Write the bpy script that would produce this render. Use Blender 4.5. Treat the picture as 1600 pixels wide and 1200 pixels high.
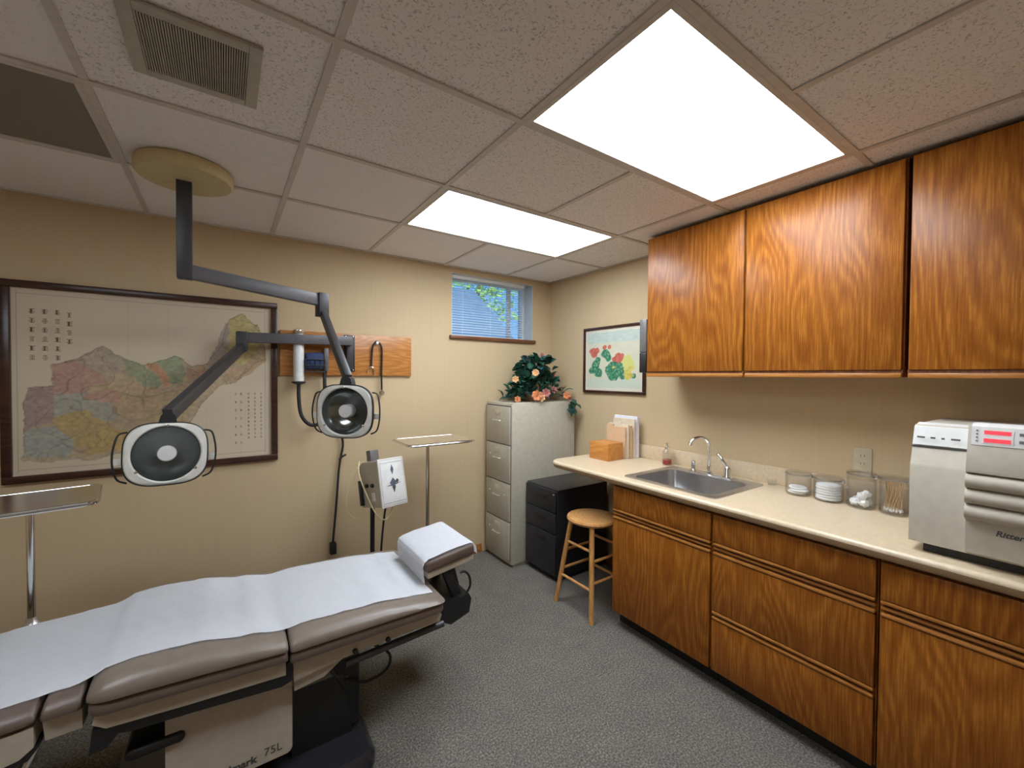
import bpy, bmesh, math, random
from mathutils import Vector, Matrix, noise

PI = math.pi
for o in list(bpy.data.objects):
    bpy.data.objects.remove(o)
SC = bpy.context.scene
COL = SC.collection

# ------------------------------------------------------------------ camera
cam_d = bpy.data.cameras.new('camera')
cam_d.sensor_fit = 'HORIZONTAL'
cam_d.sensor_width = 36.0
cam_d.lens = 36.0 * 650.38 / 1600.0
cam_d.clip_start = 0.02
cam = bpy.data.objects.new('camera', cam_d)
COL.objects.link(cam)
yaw, pitch, roll = math.radians(34.666), math.radians(-1.06), math.radians(0.4054)
F = Vector((math.sin(yaw) * math.cos(pitch), math.cos(yaw) * math.cos(pitch), math.sin(pitch)))
R0 = Vector((math.cos(yaw), -math.sin(yaw), 0))
U0 = R0.cross(F)
RR = math.cos(roll) * R0 + math.sin(roll) * U0
UU = -math.sin(roll) * R0 + math.cos(roll) * U0
M = Matrix((RR, UU, -F)).transposed().to_4x4()
M.translation = Vector((-2.609, -3.1294, 1.537))
cam.matrix_world = M
SC.camera = cam

# ------------------------------------------------------------------ world, exposure
SC.view_settings.view_transform = 'Standard'
SC.view_settings.look = 'None'
SC.view_settings.gamma = 1.0
SC.view_settings.use_curve_mapping = False
SC.view_settings.exposure = 1.85
W = bpy.data.worlds.new('sky')
SC.world = W
W.use_nodes = True
bg = W.node_tree.nodes['Background']
bg.inputs[0].default_value = (0.16, 0.46, 1.0, 1)
bg.inputs[1].default_value = 0.36
sun_d = bpy.data.lights.new('sun', 'SUN'); sun_d.energy = 1.3; sun_d.angle = 0.01; sun_d.color = (1, 0.93, 0.75)
sun = bpy.data.objects.new('sun', sun_d); COL.objects.link(sun)
sun.rotation_euler = (math.radians(42), math.radians(-12), 0)      # high, from behind the building
PANEL = 4.6                                  # radiance of the lit ceiling fixtures

# ------------------------------------------------------------------ materials
def new_mat(name):
    m = bpy.data.materials.new(name)
    m.use_nodes = True
    nt = m.node_tree
    return m, nt, nt.nodes['Principled BSDF']

def node(nt, t, **kw):
    n = nt.nodes.new(t)
    for k, v in kw.items():
        setattr(n, k, v)
    return n

def ramp(nt, stops):
    r = nt.nodes.new('ShaderNodeValToRGB')
    el = r.color_ramp.elements
    el[0].position, el[0].color = stops[0][0], (*stops[0][1], 1)
    el[1].position, el[1].color = stops[-1][0], (*stops[-1][1], 1)
    for p, c in stops[1:-1]:
        e = el.new(p)
        e.color = (*c, 1)
    return r

def mat(name, col, rough=0.5, metal=0.0, var=0.06, scale=30, bump=0.0, bscale=None, spec=None, coat=0.0):
    m, nt, p = new_mat(name)
    tc = node(nt, 'ShaderNodeTexCoord')
    nz = node(nt, 'ShaderNodeTexNoise')
    nz.inputs['Scale'].default_value = scale
    nz.inputs['Detail'].default_value = 4
    nt.links.new(tc.outputs['Object'], nz.inputs['Vector'])
    a = tuple(max(0, c * (1 - var)) for c in col)
    b = tuple(min(1, c * (1 + var)) for c in col)
    r = ramp(nt, [(0.3, a), (0.7, b)])
    nt.links.new(nz.outputs[0], r.inputs[0])
    nt.links.new(r.outputs[0], p.inputs['Base Color'])
    p.inputs['Roughness'].default_value = rough
    p.inputs['Metallic'].default_value = metal
    if spec is not None:
        p.inputs['Specular IOR Level'].default_value = spec
    if coat:
        p.inputs['Coat Weight'].default_value = coat
        p.inputs['Coat Roughness'].default_value = 0.15
    if bump:
        n2 = node(nt, 'ShaderNodeTexNoise')
        n2.inputs['Scale'].default_value = bscale or scale
        n2.inputs['Detail'].default_value = 3
        nt.links.new(tc.outputs['Object'], n2.inputs['Vector'])
        bp = node(nt, 'ShaderNodeBump')
        bp.inputs['Strength'].default_value = bump
        bp.inputs['Distance'].default_value = 0.003
        nt.links.new(n2.outputs[0], bp.inputs['Height'])
        nt.links.new(bp.outputs[0], p.inputs['Normal'])
    return m

def wood(name, light, dark, axis='z', freq=1.0, rough=0.33, spec=0.5):
    """oak: cathedral rings stretched along the grain axis plus fine pores"""
    m, nt, p = new_mat(name)
    L = nt.links.new
    tc = node(nt, 'ShaderNodeTexCoord')
    oi = node(nt, 'ShaderNodeObjectInfo')
    mul = node(nt, 'ShaderNodeVectorMath', operation='SCALE')
    cmb = node(nt, 'ShaderNodeCombineXYZ')
    L(oi.outputs['Random'], cmb.inputs[0]); L(oi.outputs['Random'], cmb.inputs[1]); L(oi.outputs['Random'], cmb.inputs[2])
    L(cmb.outputs[0], mul.inputs[0]); mul.inputs['Scale'].default_value = 1.7
    add = node(nt, 'ShaderNodeVectorMath', operation='ADD')
    L(tc.outputs['Object'], add.inputs[0]); L(mul.outputs[0], add.inputs[1])
    mp = node(nt, 'ShaderNodeMapping')
    s = {'z': (1, 1, 0.24), 'x': (0.24, 1, 1), 'y': (1, 0.24, 1)}[axis]
    mp.inputs['Scale'].default_value = s
    L(add.outputs[0], mp.inputs['Vector'])
    n1 = node(nt, 'ShaderNodeTexNoise')
    n1.inputs['Scale'].default_value = 3.2 * freq
    n1.inputs['Detail'].default_value = 1.5
    n1.inputs['Roughness'].default_value = 0.45
    L(mp.outputs[0], n1.inputs['Vector'])
    mm = node(nt, 'ShaderNodeMath', operation='MULTIPLY'); mm.inputs[1].default_value = 150
    L(n1.outputs[0], mm.inputs[0])
    nj = node(nt, 'ShaderNodeTexNoise'); nj.inputs['Scale'].default_value = 60; nj.inputs['Detail'].default_value = 2
    L(tc.outputs['Object'], nj.inputs['Vector'])
    ma = node(nt, 'ShaderNodeMath', operation='MULTIPLY_ADD'); ma.inputs[1].default_value = 1.6
    L(nj.outputs[0], ma.inputs[0]); L(mm.outputs[0], ma.inputs[2])
    sn = node(nt, 'ShaderNodeMath', operation='SINE'); L(ma.outputs[0], sn.inputs[0])
    mp2 = node(nt, 'ShaderNodeMapping')
    mp2.inputs['Scale'].default_value = {'z': (1, 1, 0.05), 'x': (0.05, 1, 1), 'y': (1, 0.05, 1)}[axis]
    L(add.outputs[0], mp2.inputs['Vector'])
    n2 = node(nt, 'ShaderNodeTexNoise'); n2.inputs['Scale'].default_value = 170; n2.inputs['Detail'].default_value = 3
    L(mp2.outputs[0], n2.inputs['Vector'])
    mx = node(nt, 'ShaderNodeMath', operation='MULTIPLY_ADD'); mx.inputs[1].default_value = 0.11
    L(sn.outputs[0], mx.inputs[0]); L(n2.outputs[0], mx.inputs[2])
    r = ramp(nt, [(0.22, dark), (0.55, tuple((a + b) / 2 for a, b in zip(light, dark))), (0.72, light)])
    L(mx.outputs[0], r.inputs[0])
    L(r.outputs[0], p.inputs['Base Color'])
    p.inputs['Roughness'].default_value = rough
    p.inputs['Specular IOR Level'].default_value = spec
    bp = node(nt, 'ShaderNodeBump'); bp.inputs['Strength'].default_value = 0.12; bp.inputs['Distance'].default_value = 0.001
    L(mx.outputs[0], bp.inputs['Height']); L(bp.outputs[0], p.inputs['Normal'])
    return m

def glass_mat(name, col=(1, 1, 1), rough=0.02, ior=1.5):
    """thin clear glass: passes light straight through, Fresnel reflection on top"""
    m = bpy.data.materials.new(name)
    m.use_nodes = True
    nt = m.node_tree
    nt.nodes.clear()
    L = nt.links.new
    out = node(nt, 'ShaderNodeOutputMaterial')
    tr_ = node(nt, 'ShaderNodeBsdfTransparent'); tr_.inputs[0].default_value = (*[c * .97 for c in col], 1)
    gl = node(nt, 'ShaderNodeBsdfGlossy'); gl.inputs['Roughness'].default_value = rough
    lw = node(nt, 'ShaderNodeLayerWeight'); lw.inputs[0].default_value = 0.5
    pw = node(nt, 'ShaderNodeMath', operation='POWER'); pw.inputs[1].default_value = 3.5
    L(lw.outputs['Facing'], pw.inputs[0])
    fr = node(nt, 'ShaderNodeMath', operation='MULTIPLY_ADD'); fr.inputs[1].default_value = 0.85; fr.inputs[2].default_value = 0.05
    L(pw.outputs[0], fr.inputs[0])
    mx = node(nt, 'ShaderNodeMixShader')
    L(fr.outputs[0], mx.inputs[0]); L(tr_.outputs[0], mx.inputs[1]); L(gl.outputs[0], mx.inputs[2]); L(mx.outputs[0], out.inputs[0])
    return m

def attr_mat(name, rough=0.6, spec=0.3):
    m, nt, p = new_mat(name)
    a = node(nt, 'ShaderNodeAttribute', attribute_name='print')
    nt.links.new(a.outputs['Color'], p.inputs['Base Color'])
    p.inputs['Roughness'].default_value = rough
    p.inputs['Specular IOR Level'].default_value = spec
    return m

def wall_mat(name, base):
    m, nt, p = new_mat(name)
    L = nt.links.new
    tc = node(nt, 'ShaderNodeTexCoord')
    mp = node(nt, 'ShaderNodeMapping'); mp.inputs['Scale'].default_value = (1, 1, 0.06)
    L(tc.outputs['Object'], mp.inputs['Vector'])
    n = node(nt, 'ShaderNodeTexNoise'); n.inputs['Scale'].default_value = 55; n.inputs['Detail'].default_value = 4
    L(mp.outputs[0], n.inputs['Vector'])
    r = ramp(nt, [(0.3, tuple(c * 0.978 for c in base)), (0.7, tuple(c * 1.02 for c in base))])
    L(n.outputs[0], r.inputs[0]); L(r.outputs[0], p.inputs['Base Color'])
    p.inputs['Roughness'].default_value = 0.62
    p.inputs['Specular IOR Level'].default_value = 0.25
    bp = node(nt, 'ShaderNodeBump'); bp.inputs['Strength'].default_value = 0.15; bp.inputs['Distance'].default_value = 0.001
    L(n.outputs[0], bp.inputs['Height']); L(bp.outputs[0], p.inputs['Normal'])
    return m

def carpet_mat():
    m, nt, p = new_mat('carpet loop pile')
    L = nt.links.new
    tc = node(nt, 'ShaderNodeTexCoord')
    v = node(nt, 'ShaderNodeTexNoise'); v.inputs['Scale'].default_value = 120; v.inputs['Detail'].default_value = 3; v.inputs['Roughness'].default_value = 0.7
    L(tc.outputs['Object'], v.inputs['Vector'])
    n = node(nt, 'ShaderNodeTexNoise'); n.inputs['Scale'].default_value = 9; n.inputs['Detail'].default_value = 4
    L(tc.outputs['Object'], n.inputs['Vector'])
    r = ramp(nt, [(0.33, (0.070, 0.064, 0.056)), (0.5, (0.153, 0.140, 0.119)), (0.68, (0.30, 0.28, 0.245))])
    L(v.outputs[0], r.inputs[0])
    r2 = ramp(nt, [(0.3, (0.86, 0.86, 0.88)), (0.7, (1.0, 0.99, 0.97))])
    L(n.outputs[0], r2.inputs[0])
    mx = node(nt, 'ShaderNodeMix', data_type='RGBA', blend_type='MULTIPLY'); mx.inputs[0].default_value = 1.0
    L(r.outputs[0], mx.inputs[6]); L(r2.outputs[0], mx.inputs[7]); L(mx.outputs[2], p.inputs['Base Color'])
    p.inputs['Roughness'].default_value = 0.95
    p.inputs['Specular IOR Level'].default_value = 0.1
    bp = node(nt, 'ShaderNodeBump'); bp.inputs['Strength'].default_value = 0.5; bp.inputs['Distance'].default_value = 0.004
    L(v.outputs[0], bp.inputs['Height']); L(bp.outputs[0], p.inputs['Normal'])
    return m

def tile_mat(name, fissure):
    m, nt, p = new_mat(name)
    L = nt.links.new
    tc = node(nt, 'ShaderNodeTexCoord')
    oi = node(nt, 'ShaderNodeObjectInfo')
    ad = node(nt, 'ShaderNodeVectorMath', operation='ADD')
    L(tc.outputs['Object'], ad.inputs[0]); L(oi.outputs['Random'], ad.inputs[1])
    v = node(nt, 'ShaderNodeTexNoise'); v.inputs['Scale'].default_value = 125; v.inputs['Detail'].default_value = 2; v.inputs['Distortion'].default_value = 0.8
    L(ad.outputs[0], v.inputs['Vector'])
    k = 0.62 if fissure else 0.88
    r = ramp(nt, [(0.34, (0.86 * k, 0.81 * k, 0.77 * k)), (0.43, (0.86, 0.81, 0.78))])
    L(v.outputs[0], r.inputs[0]); L(r.outputs[0], p.inputs['Base Color'])
    p.inputs['Roughness'].default_value = 0.9
    p.inputs['Specular IOR Level'].default_value = 0.1
    bp = node(nt, 'ShaderNodeBump'); bp.inputs['Strength'].default_value = 0.4; bp.inputs['Distance'].default_value = 0.002
    L(v.outputs[0], bp.inputs['Height']); L(bp.outputs[0], p.inputs['Normal'])
    return m

def diffuser_mat(lit, gain=1.0):
    """prismatic acrylic lens; when lit, brighter over the tubes that run along x"""
    m, nt, p = new_mat('lit prismatic lens' if lit else 'unlit prismatic lens')
    L = nt.links.new
    tc = node(nt, 'ShaderNodeTexCoord')
    ck = node(nt, 'ShaderNodeTexVoronoi'); ck.inputs['Scale'].default_value = 130
    L(tc.outputs['Object'], ck.inputs['Vector'])
    bp = node(nt, 'ShaderNodeBump'); bp.inputs['Strength'].default_value = 0.3; bp.inputs['Distance'].default_value = 0.001
    L(ck.outputs[0], bp.inputs['Height']); L(bp.outputs[0], p.inputs['Normal'])
    p.inputs['Roughness'].default_value = 0.35
    if lit:
        sp = node(nt, 'ShaderNodeSeparateXYZ'); L(tc.outputs['Object'], sp.inputs[0])
        # two tubes at local y = +-0.14 : cos wave
        mu = node(nt, 'ShaderNodeMath', operation='MULTIPLY'); mu.inputs[1].default_value = 2 * PI / 0.28
        L(sp.outputs[1], mu.inputs[0])
        cs = node(nt, 'ShaderNodeMath', operation='COSINE'); L(mu.outputs[0], cs.inputs[0])
        mr = node(nt, 'ShaderNodeMapRange'); mr.inputs[1].default_value = -1; mr.inputs[2].default_value = 1
        mr.inputs[3].default_value = PANEL * gain * 1.12; mr.inputs[4].default_value = PANEL * gain * 0.80
        L(cs.outputs[0], mr.inputs[0]); L(mr.outputs[0], p.inputs['Emission Strength'])
        p.inputs['Emission Color'].default_value = (0.87, 0.96, 1.06, 1)
        p.inputs['Base Color'].default_value = (0.8, 0.82, 0.84, 1)
    else:
        p.inputs['Base Color'].default_value = (0.19, 0.165, 0.125, 1)
    return m

OAK = wood('golden oak veneer', (0.40, 0.142, 0.019), (0.195, 0.053, 0.005), spec=0.25)
OAKE = wood('oak edge banding', (0.48, 0.20, 0.045), (0.32, 0.115, 0.02), axis='y', rough=0.3)
OAKD = wood('oak with gap shade', (0.22, 0.075, 0.014), (0.10, 0.03, 0.006), rough=0.5)  # darker oak; the shade of gaps and grooves is put into its colour
BOARD = wood('oak mounting board', (0.60, 0.26, 0.07), (0.34, 0.12, 0.022), axis='x', freq=1.6)
PINE = wood('varnished stool wood', (0.66, 0.36, 0.13), (0.46, 0.20, 0.055), rough=0.3)
BOXW = wood('honey wood box', (0.62, 0.28, 0.07), (0.45, 0.17, 0.03), axis='y', rough=0.4)
FRAMEW = wood('dark walnut frame', (0.065, 0.020, 0.010), (0.022, 0.007, 0.004), axis='x', rough=0.3)
SILLW = wood('brown sill wood', (0.20, 0.075, 0.03), (0.11, 0.035, 0.012), axis='x')
WALL = wall_mat('beige vinyl wallcovering', (0.57, 0.43, 0.262))
WALLR = wall_mat('beige vinyl wallcovering side', (0.57, 0.43, 0.262))
CARPET = carpet_mat()
TILE = tile_mat('fissured acoustic tile', True)
TILES = tile_mat('smooth acoustic tile', False)
GRID = mat('painted ceiling grid', (0.60, 0.55, 0.50), 0.5)
PANE = glass_mat('window glass')
LENSLIT, LENSOFF, LENSDIM = diffuser_mat(True), diffuser_mat(False), diffuser_mat(True, 0.8)  # the third is the lit lens with its output turned down for light balance
WHITEM = mat('white painted metal', (0.75, 0.74, 0.70), 0.4)
VENTM = mat('grey painted vent metal', (0.44, 0.41, 0.34), 0.5)
VENTD = mat('dark duct', (0.15, 0.14, 0.115), 0.8)
CREAM = mat('cream plastic canopy', (0.60, 0.49, 0.27), 0.4)
ARM = mat('charcoal enamel arm', (0.042, 0.040, 0.042), 0.42)
ARML = mat('grey enamel arm', (0.105, 0.100, 0.105), 0.40)
BLACK = mat('black plastic', (0.012, 0.012, 0.013), 0.45)
BLACKG = mat('black gloss enamel', (0.020, 0.020, 0.024), 0.28)
RUBBER = mat('black rubber', (0.015, 0.014, 0.014), 0.6)
BEZEL = mat('off white lamp bezel', (0.62, 0.60, 0.55), 0.35)
REFL = mat('smoked reflector glass', (0.20, 0.22, 0.21), 0.16, metal=0.9)
FROST = mat('frosted bulb cap', (0.62, 0.60, 0.60), 0.5)
CHROME = mat('chrome', (0.80, 0.80, 0.80), 0.14, metal=1.0)
STEEL = mat('brushed stainless steel', (0.55, 0.55, 0.56), 0.28, metal=1.0)
TRAYM = mat('polished steel tray', (0.86, 0.85, 0.84), 0.2, metal=1.0)
FILEM = mat('putty enamel steel', (0.445, 0.405, 0.315), 0.42)
FILEH = mat('satin nickel handle', (0.70, 0.66, 0.56), 0.3, metal=0.7)
LEATH = mat('taupe vinyl upholstery', (0.190, 0.150, 0.118), 0.34, bump=0.15, bscale=400)
LEATHD = mat('taupe vinyl side welt', (0.120, 0.083, 0.066), 0.42, bump=0.15, bscale=400)
SHELL = mat('beige moulded plastic', (0.46, 0.40, 0.31), 0.45)
PAPER = mat('white exam paper', (0.92, 0.925, 0.95), 0.75, var=0.015, bump=0.5, bscale=14)
TOWEL = mat('white soft towel', (0.91, 0.915, 0.94), 0.9, var=0.02, bump=0.5, bscale=90)
LAMIN = mat('cream laminate', (0.64, 0.505, 0.34), 0.28, var=0.07, scale=60)
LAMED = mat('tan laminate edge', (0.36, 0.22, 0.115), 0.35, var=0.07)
GLASS = glass_mat('clear jar glass', (1, 1, 1))
COTTON = mat('white cotton', (0.92, 0.92, 0.90), 0.95, bump=0.6, bscale=150)
SWAB = mat('swab wood', (0.60, 0.40, 0.20), 0.7)
AUTO = mat('pale grey appliance plastic', (0.51, 0.455, 0.36), 0.42)
AUTOP = mat('white control panel plastic', (0.72, 0.71, 0.67), 0.4)
INK = mat('dark grey ink', (0.07, 0.07, 0.07), 0.6)
INKB = mat('slate blue ink', (0.09, 0.11, 0.15), 0.6)
INKP = mat('faded brown ink', (0.24, 0.18, 0.10), 0.7)
BLUE = mat('navy blue nylon', (0.018, 0.035, 0.11), 0.7, bump=0.4, bscale=200)
WHITEP = mat('white plastic', (0.72, 0.71, 0.68), 0.35)
MANILA = mat('manila folder', (0.66, 0.44, 0.26), 0.75)
CREAMP = mat('cream card', (0.72, 0.60, 0.45), 0.75)
WPAPER = mat('white paper stack', (0.78, 0.78, 0.84), 0.7)
IVORY = mat('ivory outlet plastic', (0.55, 0.47, 0.32), 0.4)
LEAFM = mat('dark green silk leaf', (0.012, 0.060, 0.035), 0.45, var=0.5, scale=20)
LEAFB = mat('bluish green silk leaf', (0.025, 0.085, 0.080), 0.45, var=0.4, scale=20)
ORANGE = mat('orange petal', (0.50, 0.17, 0.06), 0.6, var=0.3)
PEACH = mat('peach petal', (0.58, 0.31, 0.13), 0.6, var=0.2)
ROSE = mat('dusty rose petal', (0.30, 0.10, 0.08), 0.6, var=0.3)
BASKET = mat('brown wicker', (0.12, 0.06, 0.025), 0.7, bump=0.6, bscale=120)
BLINDM = mat('blind vinyl', (0.72, 0.76, 0.80), 0.5)
JAMB = mat('painted window reveal', (0.55, 0.56, 0.55), 0.6)
TREE = mat('sunlit outdoor leaf', (0.28, 0.55, 0.12), 0.6, var=0.5, scale=3)
EARTH = mat('outdoor ground', (0.10, 0.14, 0.06), 0.9)
SIDING = mat('blue grey outdoor shingle', (0.14, 0.28, 0.46), 0.7)
SOAPR = mat('red liquid soap', (0.36, 0.03, 0.03), 0.2)
GREYC = mat('grey plastic cover', (0.13, 0.12, 0.115), 0.35)
PRINT = attr_mat('printed paper')
LED = new_mat('red digital display')[0]
_p = LED.node_tree.nodes['Principled BSDF']
_p.inputs['Base Color'].default_value = (0.5, 0.02, 0.03, 1)
_p.inputs['Emission Color'].default_value = (1.0, 0.06, 0.09, 1)
_p.inputs['Emission Strength'].default_value = 0.22

# ------------------------------------------------------------------ mesh helpers
OFF = {}

class MB:
    """collects shapes (world coordinates) into ONE mesh object"""
    def __init__(s, mtx=None):
        s.bm = bmesh.new()
        s.m = mtx or Matrix.Identity(4)

    def _merge(s, t):
        t.transform(s.m)
        me = bpy.data.meshes.new('t')
        t.to_mesh(me); t.free()
        s.bm.from_mesh(me)
        bpy.data.meshes.remove(me)
        return s

    def box(s, x0, x1, y0, y1, z0, z1, bev=0.0, seg=2, rot=None):
        t = bmesh.new()
        bmesh.ops.create_cube(t, size=1)
        c = Vector(((x0 + x1) / 2, (y0 + y1) / 2, (z0 + z1) / 2))
        for v in t.verts:
            v.co = Vector((v.co.x * abs(x1 - x0), v.co.y * abs(y1 - y0), v.co.z * abs(z1 - z0)))
        if bev:
            bmesh.ops.bevel(t, geom=t.edges[:], offset=bev, segments=seg, profile=0.5, affect='EDGES')
        if rot is not None:
            t.transform(rot)
        bmesh.ops.translate(t, verts=t.verts[:], vec=c)
        return s._merge(t)

    def bar(s, a, b, w, h, bev=0.0, up=(0, 0, 1)):
        """box bar from a to b: w sideways, h along up"""
        a, b = Vector(a), Vector(b)
        d = b - a
        X = d.normalized()
        Y = Vector(up).cross(X)
        if Y.length < 1e-4:
            Y = Vector((0, 1, 0)).cross(X)
        Y.normalize()
        Z = X.cross(Y)
        t = bmesh.new()
        bmesh.ops.create_cube(t, size=1)
        for v in t.verts:
            v.co = Vector((v.co.x * d.length, v.co.y * w, v.co.z * h))
        if bev:
            bmesh.ops.bevel(t, geom=t.edges[:], offset=bev, segments=2, profile=0.5, affect='EDGES')
        m = Matrix((X, Y, Z)).transposed().to_4x4()
        m.translation = (a + b) / 2
        t.transform(m)
        return s._merge(t)

    def lathe(s, prof, c=(0, 0, 0), n=32, axis=None, cap=True):
        """prof: list of (radius, height)"""
        t = bmesh.new()
        rings = []
        for r, z in prof:
            if r < 1e-6:
                rings.append([t.verts.new((0, 0, z))])
            else:
                rings.append([t.verts.new((r * math.cos(2 * PI * i / n), r * math.sin(2 * PI * i / n), z)) for i in range(n)])
        for A, B in zip(rings, rings[1:]):
            for i in range(n):
                j = (i + 1) % n
                if len(A) == 1 and len(B) == 1:
                    continue
                if len(A) == 1:
                    t.faces.new((A[0], B[i], B[j]))
                elif len(B) == 1:
                    t.faces.new((A[i], A[j], B[0]))
                else:
                    t.faces.new((A[i], A[j], B[j], B[i]))
        if cap:
            if len(rings[0]) > 1:
                t.faces.new(rings[0][::-1])
            if len(rings[-1]) > 1:
                t.faces.new(rings[-1])
        bmesh.ops.recalc_face_normals(t, faces=t.faces[:])
        if axis is not None:
            t.transform(Vector((0, 0, 1)).rotation_difference(Vector(axis)).to_matrix().to_4x4())
        bmesh.ops.translate(t, verts=t.verts[:], vec=Vector(c))
        return s._merge(t)

    def cyl(s, a, b, r, r2=None, n=20):
        a, b = Vector(a), Vector(b)
        return s.lathe([(r, 0), (r if r2 is None else r2, (b - a).length)], a, n, (b - a).normalized())

    def tube(s, pts, r, n=8, smooth=4, radii=None):
        P = [Vector(p) for p in pts]
        if smooth > 1 and len(P) > 2:
            Q = []
            for i in range(len(P) - 1):
                p0 = P[max(i - 1, 0)]; p1 = P[i]; p2 = P[i + 1]; p3 = P[min(i + 2, len(P) - 1)]
                for k in range(smooth):
                    u = k / smooth
                    Q.append(0.5 * ((2 * p1) + (-p0 + p2) * u + (2 * p0 - 5 * p1 + 4 * p2 - p3) * u * u + (-p0 + 3 * p1 - 3 * p2 + p3) * u ** 3))
            Q.append(P[-1]); P = Q
        t = bmesh.new()
        rings = []
        nrm = None
        for i, p in enumerate(P):
            d = (P[min(i + 1, len(P) - 1)] - P[max(i - 1, 0)]).normalized()
            if nrm is None:
                nrm = d.orthogonal().normalized()
            nrm = (nrm - d * nrm.dot(d)).normalized()
            bn = d.cross(nrm)
            rr = r if radii is None else radii[0] + (radii[1] - radii[0]) * i / (len(P) - 1)
            rings.append([t.verts.new(p + (nrm * math.cos(2 * PI * k / n) + bn * math.sin(2 * PI * k / n)) * rr) for k in range(n)])
        for A, B in zip(rings, rings[1:]):
            for k in range(n):
                j = (k + 1) % n
                t.faces.new((A[k], A[j], B[j], B[k]))
        t.faces.new(rings[0][::-1]); t.faces.new(rings[-1])
        bmesh.ops.recalc_face_normals(t, faces=t.faces[:])
        return s._merge(t)

    def prism(s, poly, a, b, plane='xz'):
        """polygon in a plane, extruded from a to b along the remaining axis"""
        def P(u, v, w):
            return {'xz': (u, w, v), 'yz': (w, u, v), 'xy': (u, v, w)}[plane]
        t = bmesh.new()
        A = [t.verts.new(P(u, v, a)) for u, v in poly]
        B = [t.verts.new(P(u, v, b)) for u, v in poly]
        t.faces.new(A); t.faces.new(B[::-1])
        n = len(poly)
        for i in range(n):
            j = (i + 1) % n
            t.faces.new((A[i], B[i], B[j], A[j]))
        bmesh.ops.recalc_face_normals(t, faces=t.faces[:])
        return s._merge(t)

    def rings(s, rs, closed=True, caps=True):
        t = bmesh.new()
        V = [[t.verts.new(p) for p in r] for r in rs]
        n = len(V[0])
        for A, B in zip(V, V[1:]):
            for k in range(n if closed else n - 1):
                j = (k + 1) % n
                t.faces.new((A[k], A[j], B[j], B[k]))
        if caps:
            t.faces.new(V[0][::-1]); t.faces.new(V[-1])
        bmesh.ops.recalc_face_normals(t, faces=t.faces[:])
        return s._merge(t)

    def ball(s, c, r, sc=(1, 1, 1), sub=2, jit=0.0, seed=0):
        t = bmesh.new()
        bmesh.ops.create_icosphere(t, subdivisions=sub, radius=1)
        for v in t.verts:
            k = 1 + jit * noise.noise(v.co * 2.1 + Vector((seed * 3.7, seed, 0)))
            v.co = Vector((v.co.x * sc[0] * r * k, v.co.y * sc[1] * r * k, v.co.z * sc[2] * r * k)) + Vector(c)
        return s._merge(t)

    def obj(s, name, m, parent=None, smooth=None):
        off = Vector((0, 0, 0))
        if parent is not None:
            off = OFF.get(parent.name, Vector((0, 0, 0)))
        if off.length:
            bmesh.ops.translate(s.bm, verts=s.bm.verts[:], vec=-off)
        me = bpy.data.meshes.new(name)
        s.bm.to_mesh(me); s.bm.free()
        me.materials.append(m)
        if smooth is None:
            smooth = 40
        if smooth:
            me.shade_smooth()
            me.set_sharp_from_angle(angle=math.radians(smooth))
        o = bpy.data.objects.new(name, me)
        COL.objects.link(o)
        o.parent = parent
        OFF[o.name] = off
        return o

def thing(name, label, cat, loc=(0, 0, 0), group=None):
    o = bpy.data.objects.new(name, None)
    o.empty_display_size = 0.05
    COL.objects.link(o)
    o.location = loc
    OFF[o.name] = Vector(loc)
    return tag(o, label, cat, group)

def tag(o, label, cat, group=None):
    o['label'] = label
    o['category'] = cat
    if group:
        o['group'] = group
    return o

def struct(o):
    o['kind'] = 'structure'
    return o

def rebase(o, loc):
    """move a single mesh thing's origin to loc"""
    v = Vector(loc)
    o.data.transform(Matrix.Translation(-v))
    o.location = v
    return o

def solo(mb, name, m, label, cat, loc, group=None, smooth=None):
    return rebase(tag(mb.obj(name, m, None, smooth), label, cat, group), loc)

def sepos(o, off):
    OFF[o.name] = Vector(off)

H = 2.44
XL, XR, YB, YF = -5.0, 0.0, 0.0, -4.25
# ================================================================== SETTING
struct(MB().box(XL - 0.2, XR + 0.2, YF - 0.2, YB + 0.2, -0.12, 0.0).obj('floor', CARPET, smooth=0))
wx0, wx1, wz0, wz1 = -1.058, -0.213, 1.868, 2.392
struct(MB().box(XL - 0.2, wx0, 0, 0.24, 0, 2.6).box(wx1, XR + 0.2, 0, 0.24, 0, 2.6)
       .box(wx0, wx1, 0, 0.24, 0, wz0).box(wx0, wx1, 0, 0.24, wz1, 2.6).obj('wall_back', WALL, smooth=0))
struct(MB().box(0, 0.2, YF - 0.2, 0, 0, 2.6).obj('wall_right', WALLR, smooth=0))
struct(MB().box(XL - 0.2, XL, YF - 0.2, 0, 0, 2.6).obj('wall_left', WALL, smooth=0))
struct(MB().box(XL - 0.2, XR + 0.2, YF - 0.2, YF, 0, 2.6).obj('wall_front', WALL, smooth=0))
for nm, b in (('baseboard_back', (XL, -0.76, -0.012, 0, 0, 0.075)), ('baseboard_right', (-0.012, 0, -1.38, -0.02, 0, 0.075)),
              ('baseboard_left', (XL, XL + 0.012, YF, -0.012, 0, 0.075)), ('baseboard_front', (XL + 0.012, -0.7, YF, YF + 0.012, 0, 0.075))):
    struct(MB().box(*b, bev=0.003).obj(nm, OAKE))

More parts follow.
